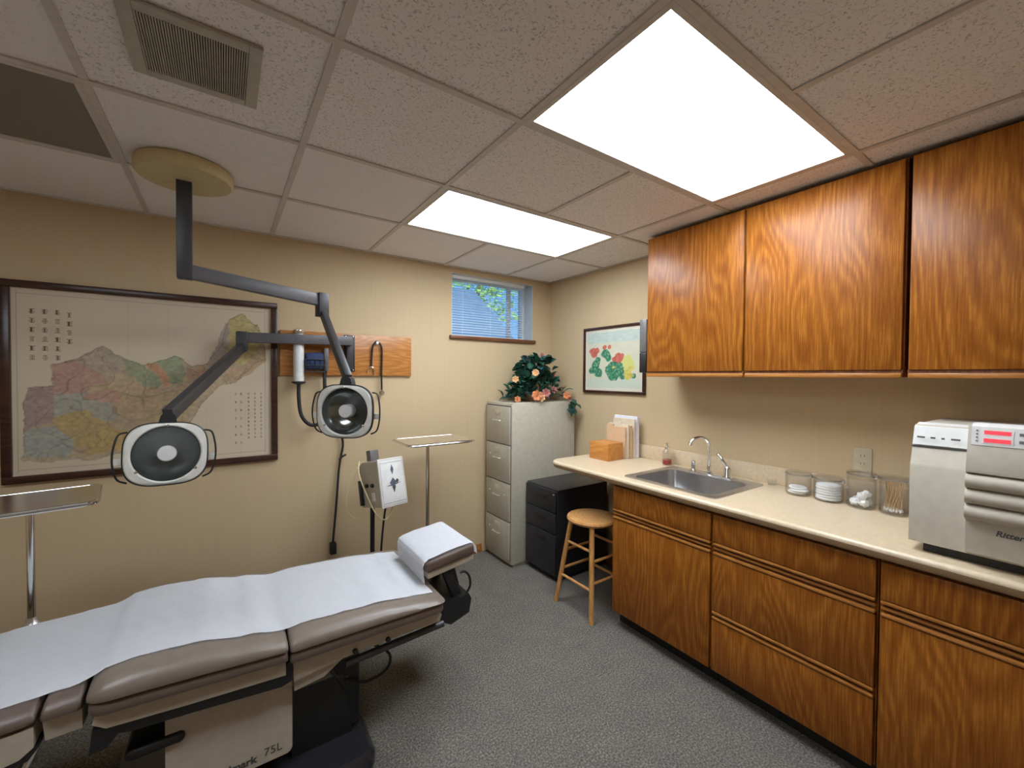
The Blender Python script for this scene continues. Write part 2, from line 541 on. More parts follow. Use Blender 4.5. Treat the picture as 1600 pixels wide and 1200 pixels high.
# ceiling: slab, hung grid bars and tiles
ceil = struct(MB().box(XL - 0.2, XR + 0.2, YF - 0.2, YB + 0.2, 2.56, 2.66).obj('ceiling', WHITEM, smooth=0))
GX = [-5.0, -4.79, -4.18, -3.57, -2.96, -2.35, -1.735, -1.125, -0.522, 0.0]
GY = [-4.25, -3.745, -3.13, -2.525, -1.915, -1.300, -0.692, 0.0]
lit_cells = {(6, 3), (7, 3), (6, 5), (7, 5), (2, 3), (3, 3)}      # column (index of left line), row (index of lower line)
off_cells = {(2, 5), (3, 5)}
meshes = {}
for i in range(len(GX) - 1):
    for j in range(len(GY) - 1):
        if (i, j) in lit_cells or (i, j) in off_cells:
            continue
        w, d = GX[i + 1] - GX[i] - 0.006, GY[j + 1] - GY[j] - 0.006
        smoothtile = (i, j) in {(4, 5), (5, 6), (4, 6), (7, 6), (6, 6)} or j == 6 or (i + j * 3) % 5 == 0
        key = (round(w, 2), round(d, 2), smoothtile)
        if key not in meshes:
            o = MB().box(-w / 2, w / 2, -d / 2, d / 2, 0, 0.015, bev=0.003, seg=1).obj('ceiling_tile', TILES if smoothtile else TILE, ceil, smooth=0)
            meshes[key] = o
        else:
            o = meshes[key].copy(); COL.objects.link(o)
        o.parent = ceil
        o.location = ((GX[i] + GX[i + 1]) / 2, (GY[j] + GY[j + 1]) / 2, H + 0.005)
for x in GX[1:-1]:
    # cross tees; gaps where a fixture spans two columns
    mb = None
    ix = GX.index(x)
    segs, y0 = [], YF
    for j in range(len(GY) - 1):
        if ((ix - 1, j) in lit_cells and (ix, j) in lit_cells) or ((ix - 1, j) in off_cells and (ix, j) in off_cells):
            segs.append((y0, GY[j])); y0 = GY[j + 1]
    segs.append((y0, 0.0))
    for a, b in segs:
        MB().box(x - 0.012, x + 0.012, a, b, H - 0.001, H + 0.004).obj('grid_bar', GRID, ceil, smooth=0)
for y in GY[1:-1]:
    MB().box(XL, XR, y - 0.012, y + 0.012, H - 0.0015, H + 0.0038).obj('grid_bar', GRID, ceil, smooth=0)
MB().box(XL, XR, -0.02, 0, H - 0.002, H + 0.006).box(-0.02, 0, YF, 0, H - 0.002, H + 0.006).obj('wall_angle', GRID, ceil, smooth=0)

# window
win = struct(MB().box(wx0, wx1, 0.001, 0.20, wz0, wz0 + 0.005).box(wx0, wx1, 0.001, 0.20, wz1 - 0.005, wz1)
             .box(wx0, wx0 + 0.005, 0.001, 0.20, wz0 + 0.005, wz1 - 0.005).box(wx1 - 0.005, wx1, 0.001, 0.20, wz0 + 0.005, wz1 - 0.005).obj('window_1', JAMB, smooth=0))
MB().box(wx0, wx0 + 0.03, 0.13, 0.17, wz0, wz1).box(wx1 - 0.03, wx1, 0.13, 0.17, wz0, wz1) \
    .box(wx0, wx1, 0.131, 0.169, wz0, wz0 + 0.03).box(wx0, wx1, 0.131, 0.169, wz1 - 0.03, wz1) \
    .box(-0.405, -0.375, 0.132, 0.168, wz0, wz1).obj('window_frame', WHITEM, win, smooth=0)
MB().box(wx0 + 0.03, -0.405, 0.148, 0.152, wz0 + 0.03, wz1 - 0.03).obj('pane', PANE, win, smooth=0)
MB().box(-0.375, wx1 - 0.03, 0.148, 0.152, wz0 + 0.03, wz1 - 0.03).obj('pane', PANE, win, smooth=0)
MB().box(wx0 - 0.02, wx1 + 0.02, -0.028, 0.03, wz0 - 0.022, wz0 + 0.007, bev=0.003).obj('window_sill', SILLW, win)
bl = thing('window_blind', 'white horizontal slat blind hanging in the small high window', 'blind', (-0.64, 0.05, wz1))
MB().box(wx0 + 0.012, wx1 - 0.075, 0.03, 0.065, wz1 - 0.032, wz1 - 0.002, bev=0.003).obj('headrail', WHITEM, bl)
sl = None
z = wz1 - 0.05
first = None
while z > wz0 + 0.03:
    if first is None:
        first = MB(Matrix.Translation((0, 0.048, z)) @ Matrix.Rotation(math.radians(24), 4, 'X')).box(wx0 + 0.014, wx1 - 0.078, -0.0125, 0.0125, -0.0006, 0.0006).obj('slat', BLINDM, bl, smooth=0)
        z00 = z
    else:
        c = first.copy(); COL.objects.link(c); c.parent = bl
        c.location = first.location + Vector((0, 0, z - z00))
    z -= 0.0215
MB().box(wx0 + 0.014, wx1 - 0.078, 0.038, 0.058, wz0 + 0.006, wz0 + 0.02, bev=0.002).obj('bottom_rail', WHITEM, bl)
for x in (wx0 + 0.12, -0.66, wx1 - 0.19):
    MB().cyl((x, 0.032, wz0 + 0.01), (x, 0.032, wz1 - 0.03), 0.001, n=5).obj('ladder_cord', WHITEM, bl)

# outside the window: ground, hedge and a neighbouring roof
struct(rebase(MB().box(-8, 8, 0.45, 14, -0.3, 1.2).obj('ground', EARTH, smooth=0), (0, 5, 1.2)))
rf = MB().prism([(-1.5, 1.2), (1.55, 1.2), (1.55, 2.02), (0.62, 2.88), (-1.5, 2.88)], 2.6, 3.1, 'xz')
solo(rf, 'neighbour_roof', SIDING, 'blue grey roof slope seen through the window blind slats', 'building', (0, 2.85, 1.2), smooth=0)
random.seed(5)
tr = thing('garden_tree', 'sunlit yellow green tree seen through the blind slats', 'tree', (1.5, 4.2, 1.2))
MB().tube([(1.6, 4.2, 1.19), (1.55, 4.2, 2.2), (1.6, 4.15, 3.4)], 0.05, radii=(0.07, 0.03)).obj('trunk', SILLW, tr)
mb = MB()
for k in range(900):
    a = random.random() * 2 * PI; rr = random.random() ** 0.5
    c = Vector((1.55 + 1.0 * rr * math.cos(a), 4.2 + 0.5 * rr * math.sin(a), 3.15 + 0.85 * (random.random() * 2 - 1) * (1 - 0.5 * rr)))
    u = Vector((random.uniform(-1, 1), random.uniform(-1, 1), random.uniform(-1, 1))).normalized()
    v = u.orthogonal().normalized()
    L = random.uniform(0.05, 0.09)
    t = [mb.bm.verts.new(c + u * L), mb.bm.verts.new(c + v * L * 0.5), mb.bm.verts.new(c - u * L), mb.bm.verts.new(c - v * L * 0.5)]
    mb.bm.faces.new(t)
f = mb.obj('foliage', TREE, tr, smooth=0); f['kind'] = 'stuff'

# ================================================================== CEILING FIXTURES
def fixture(x0, x1, y0, y1, lit, label, group=None):
    t = thing('ceiling_light', label, 'ceiling light', ((x0 + x1) / 2, (y0 + y1) / 2, H), group)
    z0, z1 = H + 0.002, H + 0.10
    MB().box(x0 + .004, x1 - .004, y0 + .004, y1 - .004, z1 - .004, z1) \
        .box(x0 + .004, x0 + .008, y0 + .004, y1 - .004, z0 + .005, z1).box(x1 - .008, x1 - .004, y0 + .004, y1 - .004, z0 + .005, z1) \
        .box(x0 + .004, x1 - .004, y0 + .004, y0 + .008, z0 + .005, z1).box(x0 + .004, x1 - .004, y1 - .008, y1 - .004, z0 + .005, z1).obj('housing', WHITEM, t, smooth=0)
    MB().box(x0 + .012, x0 + .030, y0 + .012, y1 - .012, z0 - .004, z0 + .004).box(x1 - .030, x1 - .012, y0 + .012, y1 - .012, z0 - .004, z0 + .004) \
        .box(x0 + .030, x1 - .030, y0 + .012, y0 + .030, z0 - .004, z0 + .004).box(x0 + .030, x1 - .030, y1 - .030, y1 - .012, z0 - .004, z0 + .004).obj('frame', GRID, t, smooth=0)
    MB().box(x0 + .028, x1 - .028, y0 + .028, y1 - .028, z0 - .001, z0 + .004).obj('diffuser', {2: LENSDIM, 1: LENSLIT, 0: LENSOFF}[int(lit)], t, smooth=0)
fixture(-1.735, -0.522, -2.525, -1.915, True, 'larger looking lit ceiling panel nearest the camera, above the counter')
fixture(-1.735, -0.522, -1.300, -0.692, True, 'farther lit ceiling panel, nearer the small window')
fixture(-4.18, -2.96, -2.525, -1.915, 2, 'lit ceiling panel above the foot end of the exam table')
fixture(-4.18, -2.96, -1.300, -0.692, False, 'unlit dark ceiling panel at the left, above the framed map')

v = thing('ceiling_vent', 'square grey louvred air vent set in a ceiling tile', 'vent', (-2.67, -1.617, H))
vx0, vx1, vy0, vy1 = -2.825, -2.515, -1.772, -1.462
fr = MB()
for a in ((vx0, vx0 + .033, vy0, vy1), (vx1 - .033, vx1, vy0, vy1), (vx0 + .033, vx1 - .033, vy0, vy0 + .033), (vx0 + .033, vx1 - .033, vy1 - .033, vy1)):
    fr.box(*a, H - 0.008, H + 0.003, bev=0.002)
fr.obj('frame', VENTM, v)
MB().box(vx0 + .02, vx1 - .02, vy0 + .02, vy1 - .02, H - 0.001, H + 0.002).obj('backing', VENTD, v, smooth=0)
fin = None
nf = 42
for k in range(nf):
    x = vx0 + .036 + k * (0.31 - .072) / (nf - 1)
    if fin is None:
        fin = MB().box(x - .0015, x + .0015, vy0 + .034, vy1 - .034, H - 0.007, H - 0.001).obj('slat', VENTM, v, smooth=0); fx = x
    else:
        c = fin.copy(); COL.objects.link(c); c.parent = v; c.location = (x - fx, 0, 0)

# ================================================================== CABINETS
def door_front(mb, xf, y0, y1, z0, z1, th=0.018, bead_top=False, bead_bot=False):
    """slab front with a rounded edge; the face is at x = xf"""
    mb.box(xf, xf + th, y0, y1, z0, z1, bev=0.003, seg=2)

def upper(y0, y1, label):
    t = thing('wall_cabinet', label, 'cabinet', (-0.17, (y0 + y1) / 2, 1.54), 'oak wall cabinets above the counter')
    xb = -0.338
    MB().box(xb, -0.002, y0 + .001, y0 + .019, 1.545, 2.430).box(xb, -0.002, y1 - .019, y1 - .001, 1.545, 2.430) \
        .box(xb, -0.002, y0 + .019, y1 - .019, 1.552, 1.570).box(xb, -0.002, y0 + .019, y1 - .019, 2.412, 2.430) \
        .box(-0.014, -0.004, y0 + .019, y1 - .019, 1.570, 2.412).obj('body', OAK, t, smooth=0)
    MB().box(-0.36, -0.34, y0 + .006, y1 - .006, 1.574, 2.422, bev=0.003).obj('door', OAK, t)
    MB().box(-0.362, -0.338, y0 + .004, y1 - .004, 1.541, 1.561, bev=0.005).obj('finger_rail', OAKE, t)
    MB().box(-0.352, -0.338, y0 + .002, y1 - .002, 1.560, 1.575).obj('shadow_groove', OAKD, t, smooth=0)  # dark strip, the shade under the door is put into its colour
upper(-2.017, -1.402, 'oak wall cabinet nearest the flower painting')
upper(-2.645, -2.019, 'middle oak wall cabinet, above the glass jars')
upper(-3.265, -2.655, 'oak wall cabinet at the right edge, above the sterilizer')

def bead(mb, x, y0, y1, z, r=0.0055):
    mb.cyl((x, y0, z), (x, y1, z), r, n=10)

def front(t, name, y0, y1, z0, z1, top, bot):
    """panel with an oak bead along top and/or bottom edge"""
    za = z0 + (0.016 if bot else 0)
    zb = z1 - (0.016 if top else 0)
    p = MB().box(-0.64, -0.621, y0, y1, za, zb, bev=0.003).obj(name, OAK, t)
    if top:
        MB().box(-0.644, -0.622, y0, y1, zb + .003, z1, bev=0.005).obj('edge_bead', OAKE, p)
    if bot:
        MB().box(-0.644, -0.622, y0, y1, z0, za - .003, bev=0.005).obj('edge_bead', OAKE, p)
    return p

def base(y0, y1, kind, label):
    t = thing('base_cabinet', label, 'cabinet', (-0.32, (y0 + y1) / 2, 0), 'oak base cabinets under the counter')
    MB().box(-0.620, -0.002, y0 + .001, y0 + .019, 0.095, 0.888).box(-0.620, -0.002, y1 - .019, y1 - .001, 0.095, 0.888) \
        .box(-0.618, -0.002, y0 + .019, y1 - .019, 0.095, 0.115).box(-0.014, -0.004, y0 + .019, y1 - .019, 0.115, 0.888) \
        .obj('body', OAK, t, smooth=0)
    MB().box(-0.6205, -0.612, y0 + .019, y1 - .019, 0.860, 0.888).box(-0.6205, -0.612, y0 + .019, y1 - .019, 0.30, 0.44) \
        .box(-0.6205, -0.612, y0 + .019, y1 - .019, 0.64, 0.76).obj('face_frame', OAKD, t, smooth=0)
    MB().box(-0.560, -0.545, y0 + .001, y1 - .001, 0, 0.095).obj('toe_kick', BLACK, t, smooth=0)
    a, b = y0 + 0.006, y1 - 0.006
    front(t, 'drawer', a, b, 0.716, 0.868, False, True)
    MB().box(-0.636, -0.620, a, b, 0.694, 0.706, bev=0.004).obj('middle_rail', OAKE, t)
    if kind == 'door':
        front(t, 'door', a, b, 0.098, 0.684, True, False)
    else:
        front(t, 'drawer', a, b, 0.378, 0.684, True, True)
        front(t, 'drawer', a, b, 0.098, 0.366, True, False)
base(-2.017, -1.382, 'door', 'oak base cabinet under the sink, beside the round stool')
base(-2.651, -2.019, 'drawers', 'oak base cabinet of three stacked drawers, right of the sink')
base(-3.285, -2.653, 'door', 'oak base cabinet under the sterilizer at the right edge')

# counter with a sink cut-out
ct = thing('countertop', 'long cream laminate countertop with a rounded far corner', 'countertop', (-0.33, -2.1, 0.89))
sx0, sx1, sy0, sy1 = -0.575, -0.155, -1.985, -1.455
z0, z1 = 0.892, 0.930
mb = MB()
mb.box(-0.655, sx0, sy0, sy1, z0, z1).box(sx1, -0.002, sy0, sy1, z0, z1).box(-0.655, -0.002, -3.29, sy0, z0, z1)
poly = [(-0.002, sy1), (-0.002, -0.80)]
for k in range(9):
    a = PI / 2 * k / 8
    poly.append((-0.655 + 0.09 - 0.09 * math.sin(a), -0.80 - 0.09 + 0.09 * math.cos(a)))
poly.append((-0.655, sy1))
mb.prism(poly, z0, z1, 'xy')
mb.obj('worktop', LAMIN, ct, smooth=0)
edge = MB()
pl = [(-0.06, -0.80 + .004)] + [(-0.565 - 0.094 * math.sin(PI / 2 * k / 8), -0.89 + 0.094 * math.cos(PI / 2 * k / 8)) for k in range(9)] + [(-0.659, -3.29)]
rs, rs2 = [], []
for i, (x, y) in enumerate(pl):
    p = Vector((x, y)); a = Vector(pl[max(i - 1, 0)]); b = Vector(pl[min(i + 1, len(pl) - 1)])
    d = (b - a).normalized(); nn = Vector((-d.y, d.x)) * -1
    prof = [(-0.006, z0 + .020), (0.012, z0 + .020), (0.012, z1 - .010), (0.008, z1 - .004), (0.0, z1 + .0008), (-0.006, z1 + .0008)]
    rs.append([(x + nn.x * u, y + nn.y * u, zz) for u, zz in prof])
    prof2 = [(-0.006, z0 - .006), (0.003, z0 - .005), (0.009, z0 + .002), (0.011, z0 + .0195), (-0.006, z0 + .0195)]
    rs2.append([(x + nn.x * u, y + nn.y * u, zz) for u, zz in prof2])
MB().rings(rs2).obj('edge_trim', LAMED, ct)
edge.rings(rs).obj('front_edge', LAMIN, ct)
MB().box(-0.018, -0.002, -3.29, -0.80, z1, z1 + 0.10, bev=0.003).obj('backsplash', LAMIN, ct)

sk = thing('sink', 'stainless steel drop-in sink set in the cream counter', 'sink', (-0.36, -1.72, 0.93))
def rrect(x0, x1, y0, y1, r, z, n=5):
    out = []
    for cx, cy, a0 in ((x1 - r, y1 - r, 0), (x0 + r, y1 - r, 90), (x0 + r, y0 + r, 180), (x1 - r, y0 + r, 270)):
        for k in range(n + 1):
            a = math.radians(a0 + 90 * k / n)
            out.append((cx + r * math.cos(a), cy + r * math.sin(a), z))
    return out
zt = 0.937
mb = MB()
mb.rings([rrect(-0.605, -0.085, -2.015, -1.43, .03, 0.9305), rrect(-0.605, -0.085, -2.015, -1.43, .03, zt - .002),
          rrect(-0.598, -0.092, -2.008, -1.437, .03, zt), rrect(-0.575, -0.165, -1.975, -1.465, .05, zt),
          rrect(-0.568, -0.172, -1.968, -1.472, .05, zt - .006), rrect(-0.560, -0.180, -1.958, -1.482, .05, 0.80),
          rrect(-0.545, -0.195, -1.945, -1.495, .05, 0.775), rrect(-0.50, -0.24, -1.90, -1.54, .05, 0.770)], caps=False)
t2 = MB(); t2.prism([(p[0], p[1]) for p in rrect(-0.50, -0.24, -1.90, -1.54, .05, 0)], 0.768, 0.7705, 'xy')
me = bpy.data.meshes.new('t'); t2.bm.to_mesh(me); t2.bm.free(); mb.bm.from_mesh(me)
mb.obj('basin', STEEL, sk)
MB().lathe([(0.04, 0), (0.04, .003), (0.03, .004), (0.012, .002)], (-0.37, -1.72, 0.7706)).obj('drain', CHROME, sk)

fa = thing('faucet', 'chrome gooseneck faucet with lever handle behind the sink', 'faucet', (-0.115, -1.70, 0.937))
MB().lathe([(0.027, 0), (0.027, .006), (0.016, .012), (0.014, .05), (0.010, .06)], (-0.118, -1.700, zt)) \
    .tube([(-0.118, -1.700, 0.99), (-0.118, -1.700, 1.09), (-0.128, -1.695, 1.14), (-0.165, -1.68, 1.165), (-0.215, -1.66, 1.16), (-0.24, -1.65, 1.135)], 0.009, n=12) \
    .cyl((-0.238, -1.651, 1.14), (-0.246, -1.648, 1.118), 0.012, n=14).obj('spout', CHROME, fa)
MB().lathe([(0.024, 0), (0.024, .006), (0.013, .014), (0.012, .05), (0.016, .06), (0.0, .07)], (-0.118, -1.595, zt)).obj('sprayer', CHROME, fa)
MB().lathe([(0.026, 0), (0.026, .006), (0.02, .014), (0.022, .05), (0.012, .065), (0, .068)], (-0.118, -1.815, zt)) \
    .tube([(-0.118, -1.813, 1.0), (-0.13, -1.79, 1.04), (-0.125, -1.765, 1.065), (-0.12, -1.755, 1.068)], 0.008, n=10).obj('lever_handle', CHROME, fa)
MB().box(-0.145, -0.091, -1.85, -1.56, zt, zt + 0.004, bev=0.0018).obj('escutcheon', CHROME, fa)

# soap bottle
sb = thing('soap_bottle', 'small clear soap pump bottle with red liquid beside the sink', 'soap bottle', (-0.075, -1.37, 0.9302))
MB().lathe([(0.0, 0), (0.030, 0), (0.033, .006), (0.033, .09), (0.018, .105), (0.014, .11), (0.012, .108), (0.030, .088), (0.030, .008), (0.0, .005)], (-0.075, -1.37, 0.9305), 24).obj('bottle', GLASS, sb)
MB().lathe([(0.0, .0), (0.0285, .0), (0.0285, .028), (0, .028)], (-0.075, -1.37, 0.9375), 24).obj('liquid_soap', SOAPR, sb)
MB().lathe([(0.016, 0), (0.016, .014), (0.006, .018), (0.005, .035), (0.012, .037), (0.012, .043), (0, .044)], (-0.075, -1.37, 1.040), 16) \
    .tube([(-0.075, -1.37, 1.079), (-0.105, -1.375, 1.079), (-0.112, -1.376, 1.072)], 0.004).obj('pump', CHROME, sb)

# jars
cup = MB().lathe([(0.0, 0), (0.020, 0), (0.023, .03), (0.021, .03), (0.018, .004), (0.0, .004)], (-0.052, -2.035, 0.9305), 20)
solo(cup, 'glass_cup', GLASS, 'tiny clear glass cup standing between sink and jars', 'cup', (-0.052, -2.035, 0.9305))
def jar(x, y, r, h, label):
    t = thing('glass_jar', label, 'jar', (x, y, 0.9305), 'glass supply jars in a row on the counter')
    z = 0.9305
    MB().lathe([(0, 0), (r - .006, 0), (r, .007), (r, h - .022), (r - .005, h - .012), (r - .005, h - .008), (r - .008, h - .008), (r - .008, h - .013), (r - .004, h - .023), (r - .004, .009), (r - .009, .005), (0, .005)], (x, y, z), 36).obj('body', GLASS, t)
    MB().lathe([(0, h - .008), (r - .001, h - .0072), (r + .001, h - .003), (r - .002, h), (0, h + .001)], (x, y, z), 36).obj('lid', GLASS, t)
    MB().lathe([(r - .003, h - .013), (r + .0022, h - .0125), (r + .0022, h - .0085), (r - .003, h - .008)], (x, y, z), 36, cap=False).box(x - 0.02, x + 0.0, y - r - .008, y - r + .004, z + h - .02, z + h - .004, bev=.002).obj('wire_bail', STEEL, t)
random.seed(11)
jx = -0.135
jar(jx, -2.198, 0.058, 0.118, 'short glass jar holding a thin layer of cotton pads, leftmost of four')
jar(jx + .002, -2.330, 0.062, 0.118, 'squat glass jar packed full with white gauze')
jar(jx + .002, -2.460, 0.056, 0.166, 'tall glass jar a third full of cotton balls')
jar(jx + .002, -2.578, 0.053, 0.168, 'tall glass jar holding wooden cotton swabs, beside the sterilizer')
zz = 0.937
for k, (dx, dy, dz, tl) in enumerate([(0, .004, 0.001, 2), (-.004, -.006, .0125, -4), (.005, .002, .024, 5)]):
    mb = MB(Matrix.Translation((jx + dx, -2.198 + dy, zz + dz + 0.004)) @ Matrix.Rotation(math.radians(tl * .6), 4, 'X'))
    mb.lathe([(0, -.004), (.038, -.004), (.042, 0), (.038, .005), (0, .006)], (0, 0, 0), 20)
    solo(mb, 'cotton_pad', COTTON, ('lowest', 'middle', 'topmost')[k] + ' of three round white cotton pads in the leftmost jar', 'cotton pad', (jx + dx, -2.198 + dy, zz + dz), 'cotton pads in the leftmost jar')
for k in range(6):
    z = 0.937 + k * 0.0126
    mb = MB().lathe([(0, 0), (.044, 0), (.052 - .001 * (k % 2), .003), (.053 - .002 * (k % 2), .008), (.046, .0118), (0, .0119)], (jx + .002, -2.330, z), 28)
    solo(mb, 'gauze_roll', COTTON, ('bottom', 'second', 'third', 'fourth', 'fifth', 'topmost')[k] + ' white gauze layer, counted upward in the squat jar', 'gauze', (jx + .002, -2.33, z), 'gauze layers in the squat jar')
ballm = None
for k, (dx, dy, dz) in enumerate([(-.020, .018, .02), (-.020, -.018, .02), (.018, .019, .02), (.019, -.018, .02), (-.001, .000, .045), (-.023, -.010, .052), (.020, -.012, .052)]):
    if ballm is None:
        ballm = MB().ball((0, 0, 0), 0.0195, (1, 1, .85), 3, 0.35, 3).obj('cotton_ball', COTTON)
        o = ballm
    else:
        o = ballm.copy(); COL.objects.link(o)
    o.location = (jx + .002 + dx, -2.460 + dy, 0.937 + dz)
    o.rotation_euler = (k, k * 2, 0)
    tag(o, 'white cotton ball in the tall third jar', 'cotton ball', 'cotton balls in the tall jar')
tipm = None
for k in range(22):
    a = k * 2.399; r0 = 0.0355 * math.sqrt((k + .5) / 22); r1 = 0.036
    cx, cy = jx + .002, -2.578
    p0 = Vector((cx + r0 * math.cos(a), cy + r0 * math.sin(a), 0.944))
    p1 = Vector((cx + r0 * 1.05 * math.cos(a + 1.3), cy + r0 * 1.05 * math.sin(a + 1.3), 0.944 + 0.128))
    o = thing('cotton_swab', 'thin wooden cotton swab leaning in the tall jar beside the sterilizer', 'swab', p0, 'cotton swabs in the tall jar')
    MB().cyl(p0, p1, 0.0017, n=6).obj('stick', SWAB, o)
    MB().cyl(p0, p0 + (p1 - p0) * .09, 0.0032, n=8).obj('cotton_tip', COTTON, o)

# wall outlet
def outlet(y, z, label):
    t = thing('wall_outlet', label, 'outlet', (0, y, z))
    MB().box(-0.006, -0.0003, y - .036, y + .036, z - .058, z + .058, bev=0.002).obj('cover_plate', IVORY, t)
    for dz in (-.02, .02):
        MB().lathe([(0.017, 0), (0.017, .002), (0, .002)], (-0.006, y, z + dz), 20, (-1, 0, 0)).obj('socket', IVORY, t)
        MB().box(-0.0090, -0.0078, y - .008, y - .006, z + dz - .004, z + dz + .006).box(-0.0090, -0.0078, y + .006, y + .008, z + dz - .004, z + dz + .006).obj('slot', INK, t, smooth=0)
outlet(-2.428, 1.135, 'ivory duplex outlet on the wall above the jars')

# ------------------------------------------------------------------ text helper
def text_mesh(body, size, m, mtx, name, parent, bold=0.0, extr=0.0004):
    cu = bpy.data.curves.new('t', 'FONT')
    cu.body = body; cu.size = size; cu.extrude = extr; cu.offset = bold
    cu.align_x = 'CENTER'; cu.align_y = 'CENTER'; cu.resolution_u = 3
    o = bpy.data.objects.new('t', cu); COL.objects.link(o)
    dg = bpy.context.evaluated_depsgraph_get()
    me = bpy.data.meshes.new_from_object(o.evaluated_get(dg))
    bpy.data.objects.remove(o)
    me.transform(mtx)
    mb = MB(); mb.bm.from_mesh(me)
    bpy.data.meshes.remove(me)
    return mb.obj(name, m, parent, smooth=0)

# sterilizer
st = thing('tabletop_sterilizer', 'pale grey tabletop sterilizer with ribbed door and red display', 'sterilizer', (-0.36, -3.0, 0.9305))
yl, yr = -2.722, -3.245
prof = [(-0.60, 0.965), (-0.602, 1.232), (-0.598, 1.240), (-0.552, 1.368), (-0.54, 1.374), (-0.10, 1.374), (-0.085, 1.36), (-0.085, 0.965), (-0.56, 0.955)]
MB().prism(prof, yr, yl, 'xz').obj('body', AUTO, st, smooth=30)
# slanted front accents: groove and upper panel on left strip
def slant(z):
    return -0.598 + (z - 1.240) * 0.046 / 0.128
MB().bar((slant(1.300) - .0025, yl + .0008, 1.300), (slant(1.300) - .0025, -2.86, 1.300), 0.003, 0.004).obj('seam', INK, st, smooth=0)
T = Matrix(((0, -0.338, -0.941), (-1, 0, 0), (0, 0.941, -0.338))).to_4x4()
MB().prism([(slant(1.305) - .006, 1.306), (slant(1.366) - .006, 1.368), (-0.50, 1.380), (-0.50, 1.370), (slant(1.366), 1.366), (slant(1.305), 1.306)], -2.862, yl - .001, 'xz').obj('lid_panel', AUTOP, st)
for k, (yy, w) in enumerate([(-2.745, .02), (-2.775, .012), (-2.80, .008), (-2.83, .022)]):
    MB().box(-0.5955 + k * 0.0, -0.594, yy - w / 2, yy + w / 2, 1.330, 1.336, rot=None).obj('panel_marking', GREYC, st, smooth=0).location.x = 0.012
# door : proud of the body
dp = [(-0.600, 0.970), (-0.618, 0.975), (-0.622, 1.03), (-0.624, 1.082)]
zc = [1.110, 1.160, 1.210]
for c in zc:
    for k in range(9):
        a = -PI / 2 + PI * k / 8
        dp.append((-0.628 - 0.024 * math.cos(a), c + 0.023 * math.sin(a)))
    dp.append((-0.624, c + 0.0245))
dp += [(-0.640, 1.240), (-0.641, 1.252), (-0.622, 1.320), (-0.606, 1.386), (-0.54, 1.390), (-0.54, 1.374), (-0.598, 1.240)]
MB().prism(dp, yr + .004, -2.862, 'xz').obj('door', AUTO, st, smooth=35)
# control panel on top part of the door
cp0, cp1 = Vector((-0.6225, 0, 1.330)), Vector((-0.6105, 0, 1.384))
MB().prism([(-0.6225, 1.328), (-0.6105, 1.386), (-0.600, 1.394), (-0.56, 1.396), (-0.56, 1.388), (-0.604, 1.386), (-0.618, 1.326)], yr + .01, -2.870, 'xz').obj('control_panel', AUTOP, st)
def on_panel(y, u, w, h, m, name, d=.0012):
    p = cp0.lerp(cp1, u); n = Vector((-0.979, 0, 0.203))
    up = (cp1 - cp0).normalized()
    c = Vector((p.x, y, p.z)) + n * d
    return MB().bar(c + Vector((0, w / 2, 0)), c - Vector((0, w / 2, 0)), h, 0.002, up=n).obj(name, m, st, smooth=0)
on_panel(-2.925, .72, .056, .0125, LED, 'red_display')
on_panel(-2.925, .26, .056, .0125, LED, 'red_display')
on_panel(-2.925, .49, .066, .045, AUTOP, 'display_bezel', .0003)
for y in (-2.975, -3.005, -3.035, -3.065):
    for u in (.3, .72):
        on_panel(y, u, .012, .008, GREYC, 'button')
for u in (.2, .4, .6, .8):
    on_panel(-2.882, u, .004, .004, GREYC, 'indicator')
text_mesh('Ritter', 0.024, INK, Matrix.Translation((-0.6235, -2.957, 1.055)) @ Matrix(((0, 0, -1), (-1, 0, 0), (0, 1, 0))).to_4x4() @ Matrix(((1, .25, 0, 0), (0, 1, 0, 0), (0, 0, 1, 0), (0, 0, 0, 1))), 'lettering', st, bold=0.0007)
MB().box(-0.57, -0.12, yr + .03, -2.755, 0.9305, 0.957).obj('foot_base', BLACK, st, smooth=0)

# ------------------------------------------------------------------ organiser on the counter
wb = MB().box(-0.350, -0.195, -1.078, -0.895, 0.931, 0.939).box(-0.350, -0.340, -1.078, -0.895, 0.939, 1.055, bev=.001).box(-0.205, -0.195, -1.078, -0.895, 0.939, 1.055, bev=.001) \
    .box(-0.340, -0.205, -1.078, -1.068, 0.939, 1.055, bev=.001).box(-0.340, -0.205, -0.905, -0.895, 0.939, 1.055, bev=.001).box(-0.345, -0.200, -1.073, -0.900, 1.040, 1.053)
solo(wb, 'wooden_box', BOXW, 'small honey coloured wooden box on the far end of counter', 'box', (-0.27, -0.985, 0.931))
def sheet(x, th, y0, y1, zt, m, name, label, cat, group, tab=None):
    mb = MB().box(x, x + th, y0, y1, 0.931, zt, bev=0.0008, seg=1)
    if tab:
        mb.box(x, x + th, tab[0], tab[1], zt - .002, zt + .014, bev=0.0005, seg=1)
    solo(mb, name, m, label, cat, (x, (y0 + y1) / 2, 0.931), group)
sheet(-0.178, .012, -1.085, -0.905, 1.165, MANILA, 'file_folder', 'tan folder standing directly behind the wooden box', 'folder', 'standing folders and papers', (-.97, -.91))
sheet(-0.156, .014, -1.095, -0.905, 1.185, CREAMP, 'file_folder', 'cream folder standing second behind the wooden box', 'folder', 'standing folders and papers', (-1.03, -.95))
sheet(-0.132, .016, -1.100, -0.900, 1.175, MANILA, 'file_folder', 'deeper tan folder standing between cream and white ones', 'folder', 'standing folders and papers')
sheet(-0.100, .016, -1.105, -0.905, 1.222, CREAMP, 'file_folder', 'tall cream folder standing just before the white papers', 'folder', 'standing folders and papers')
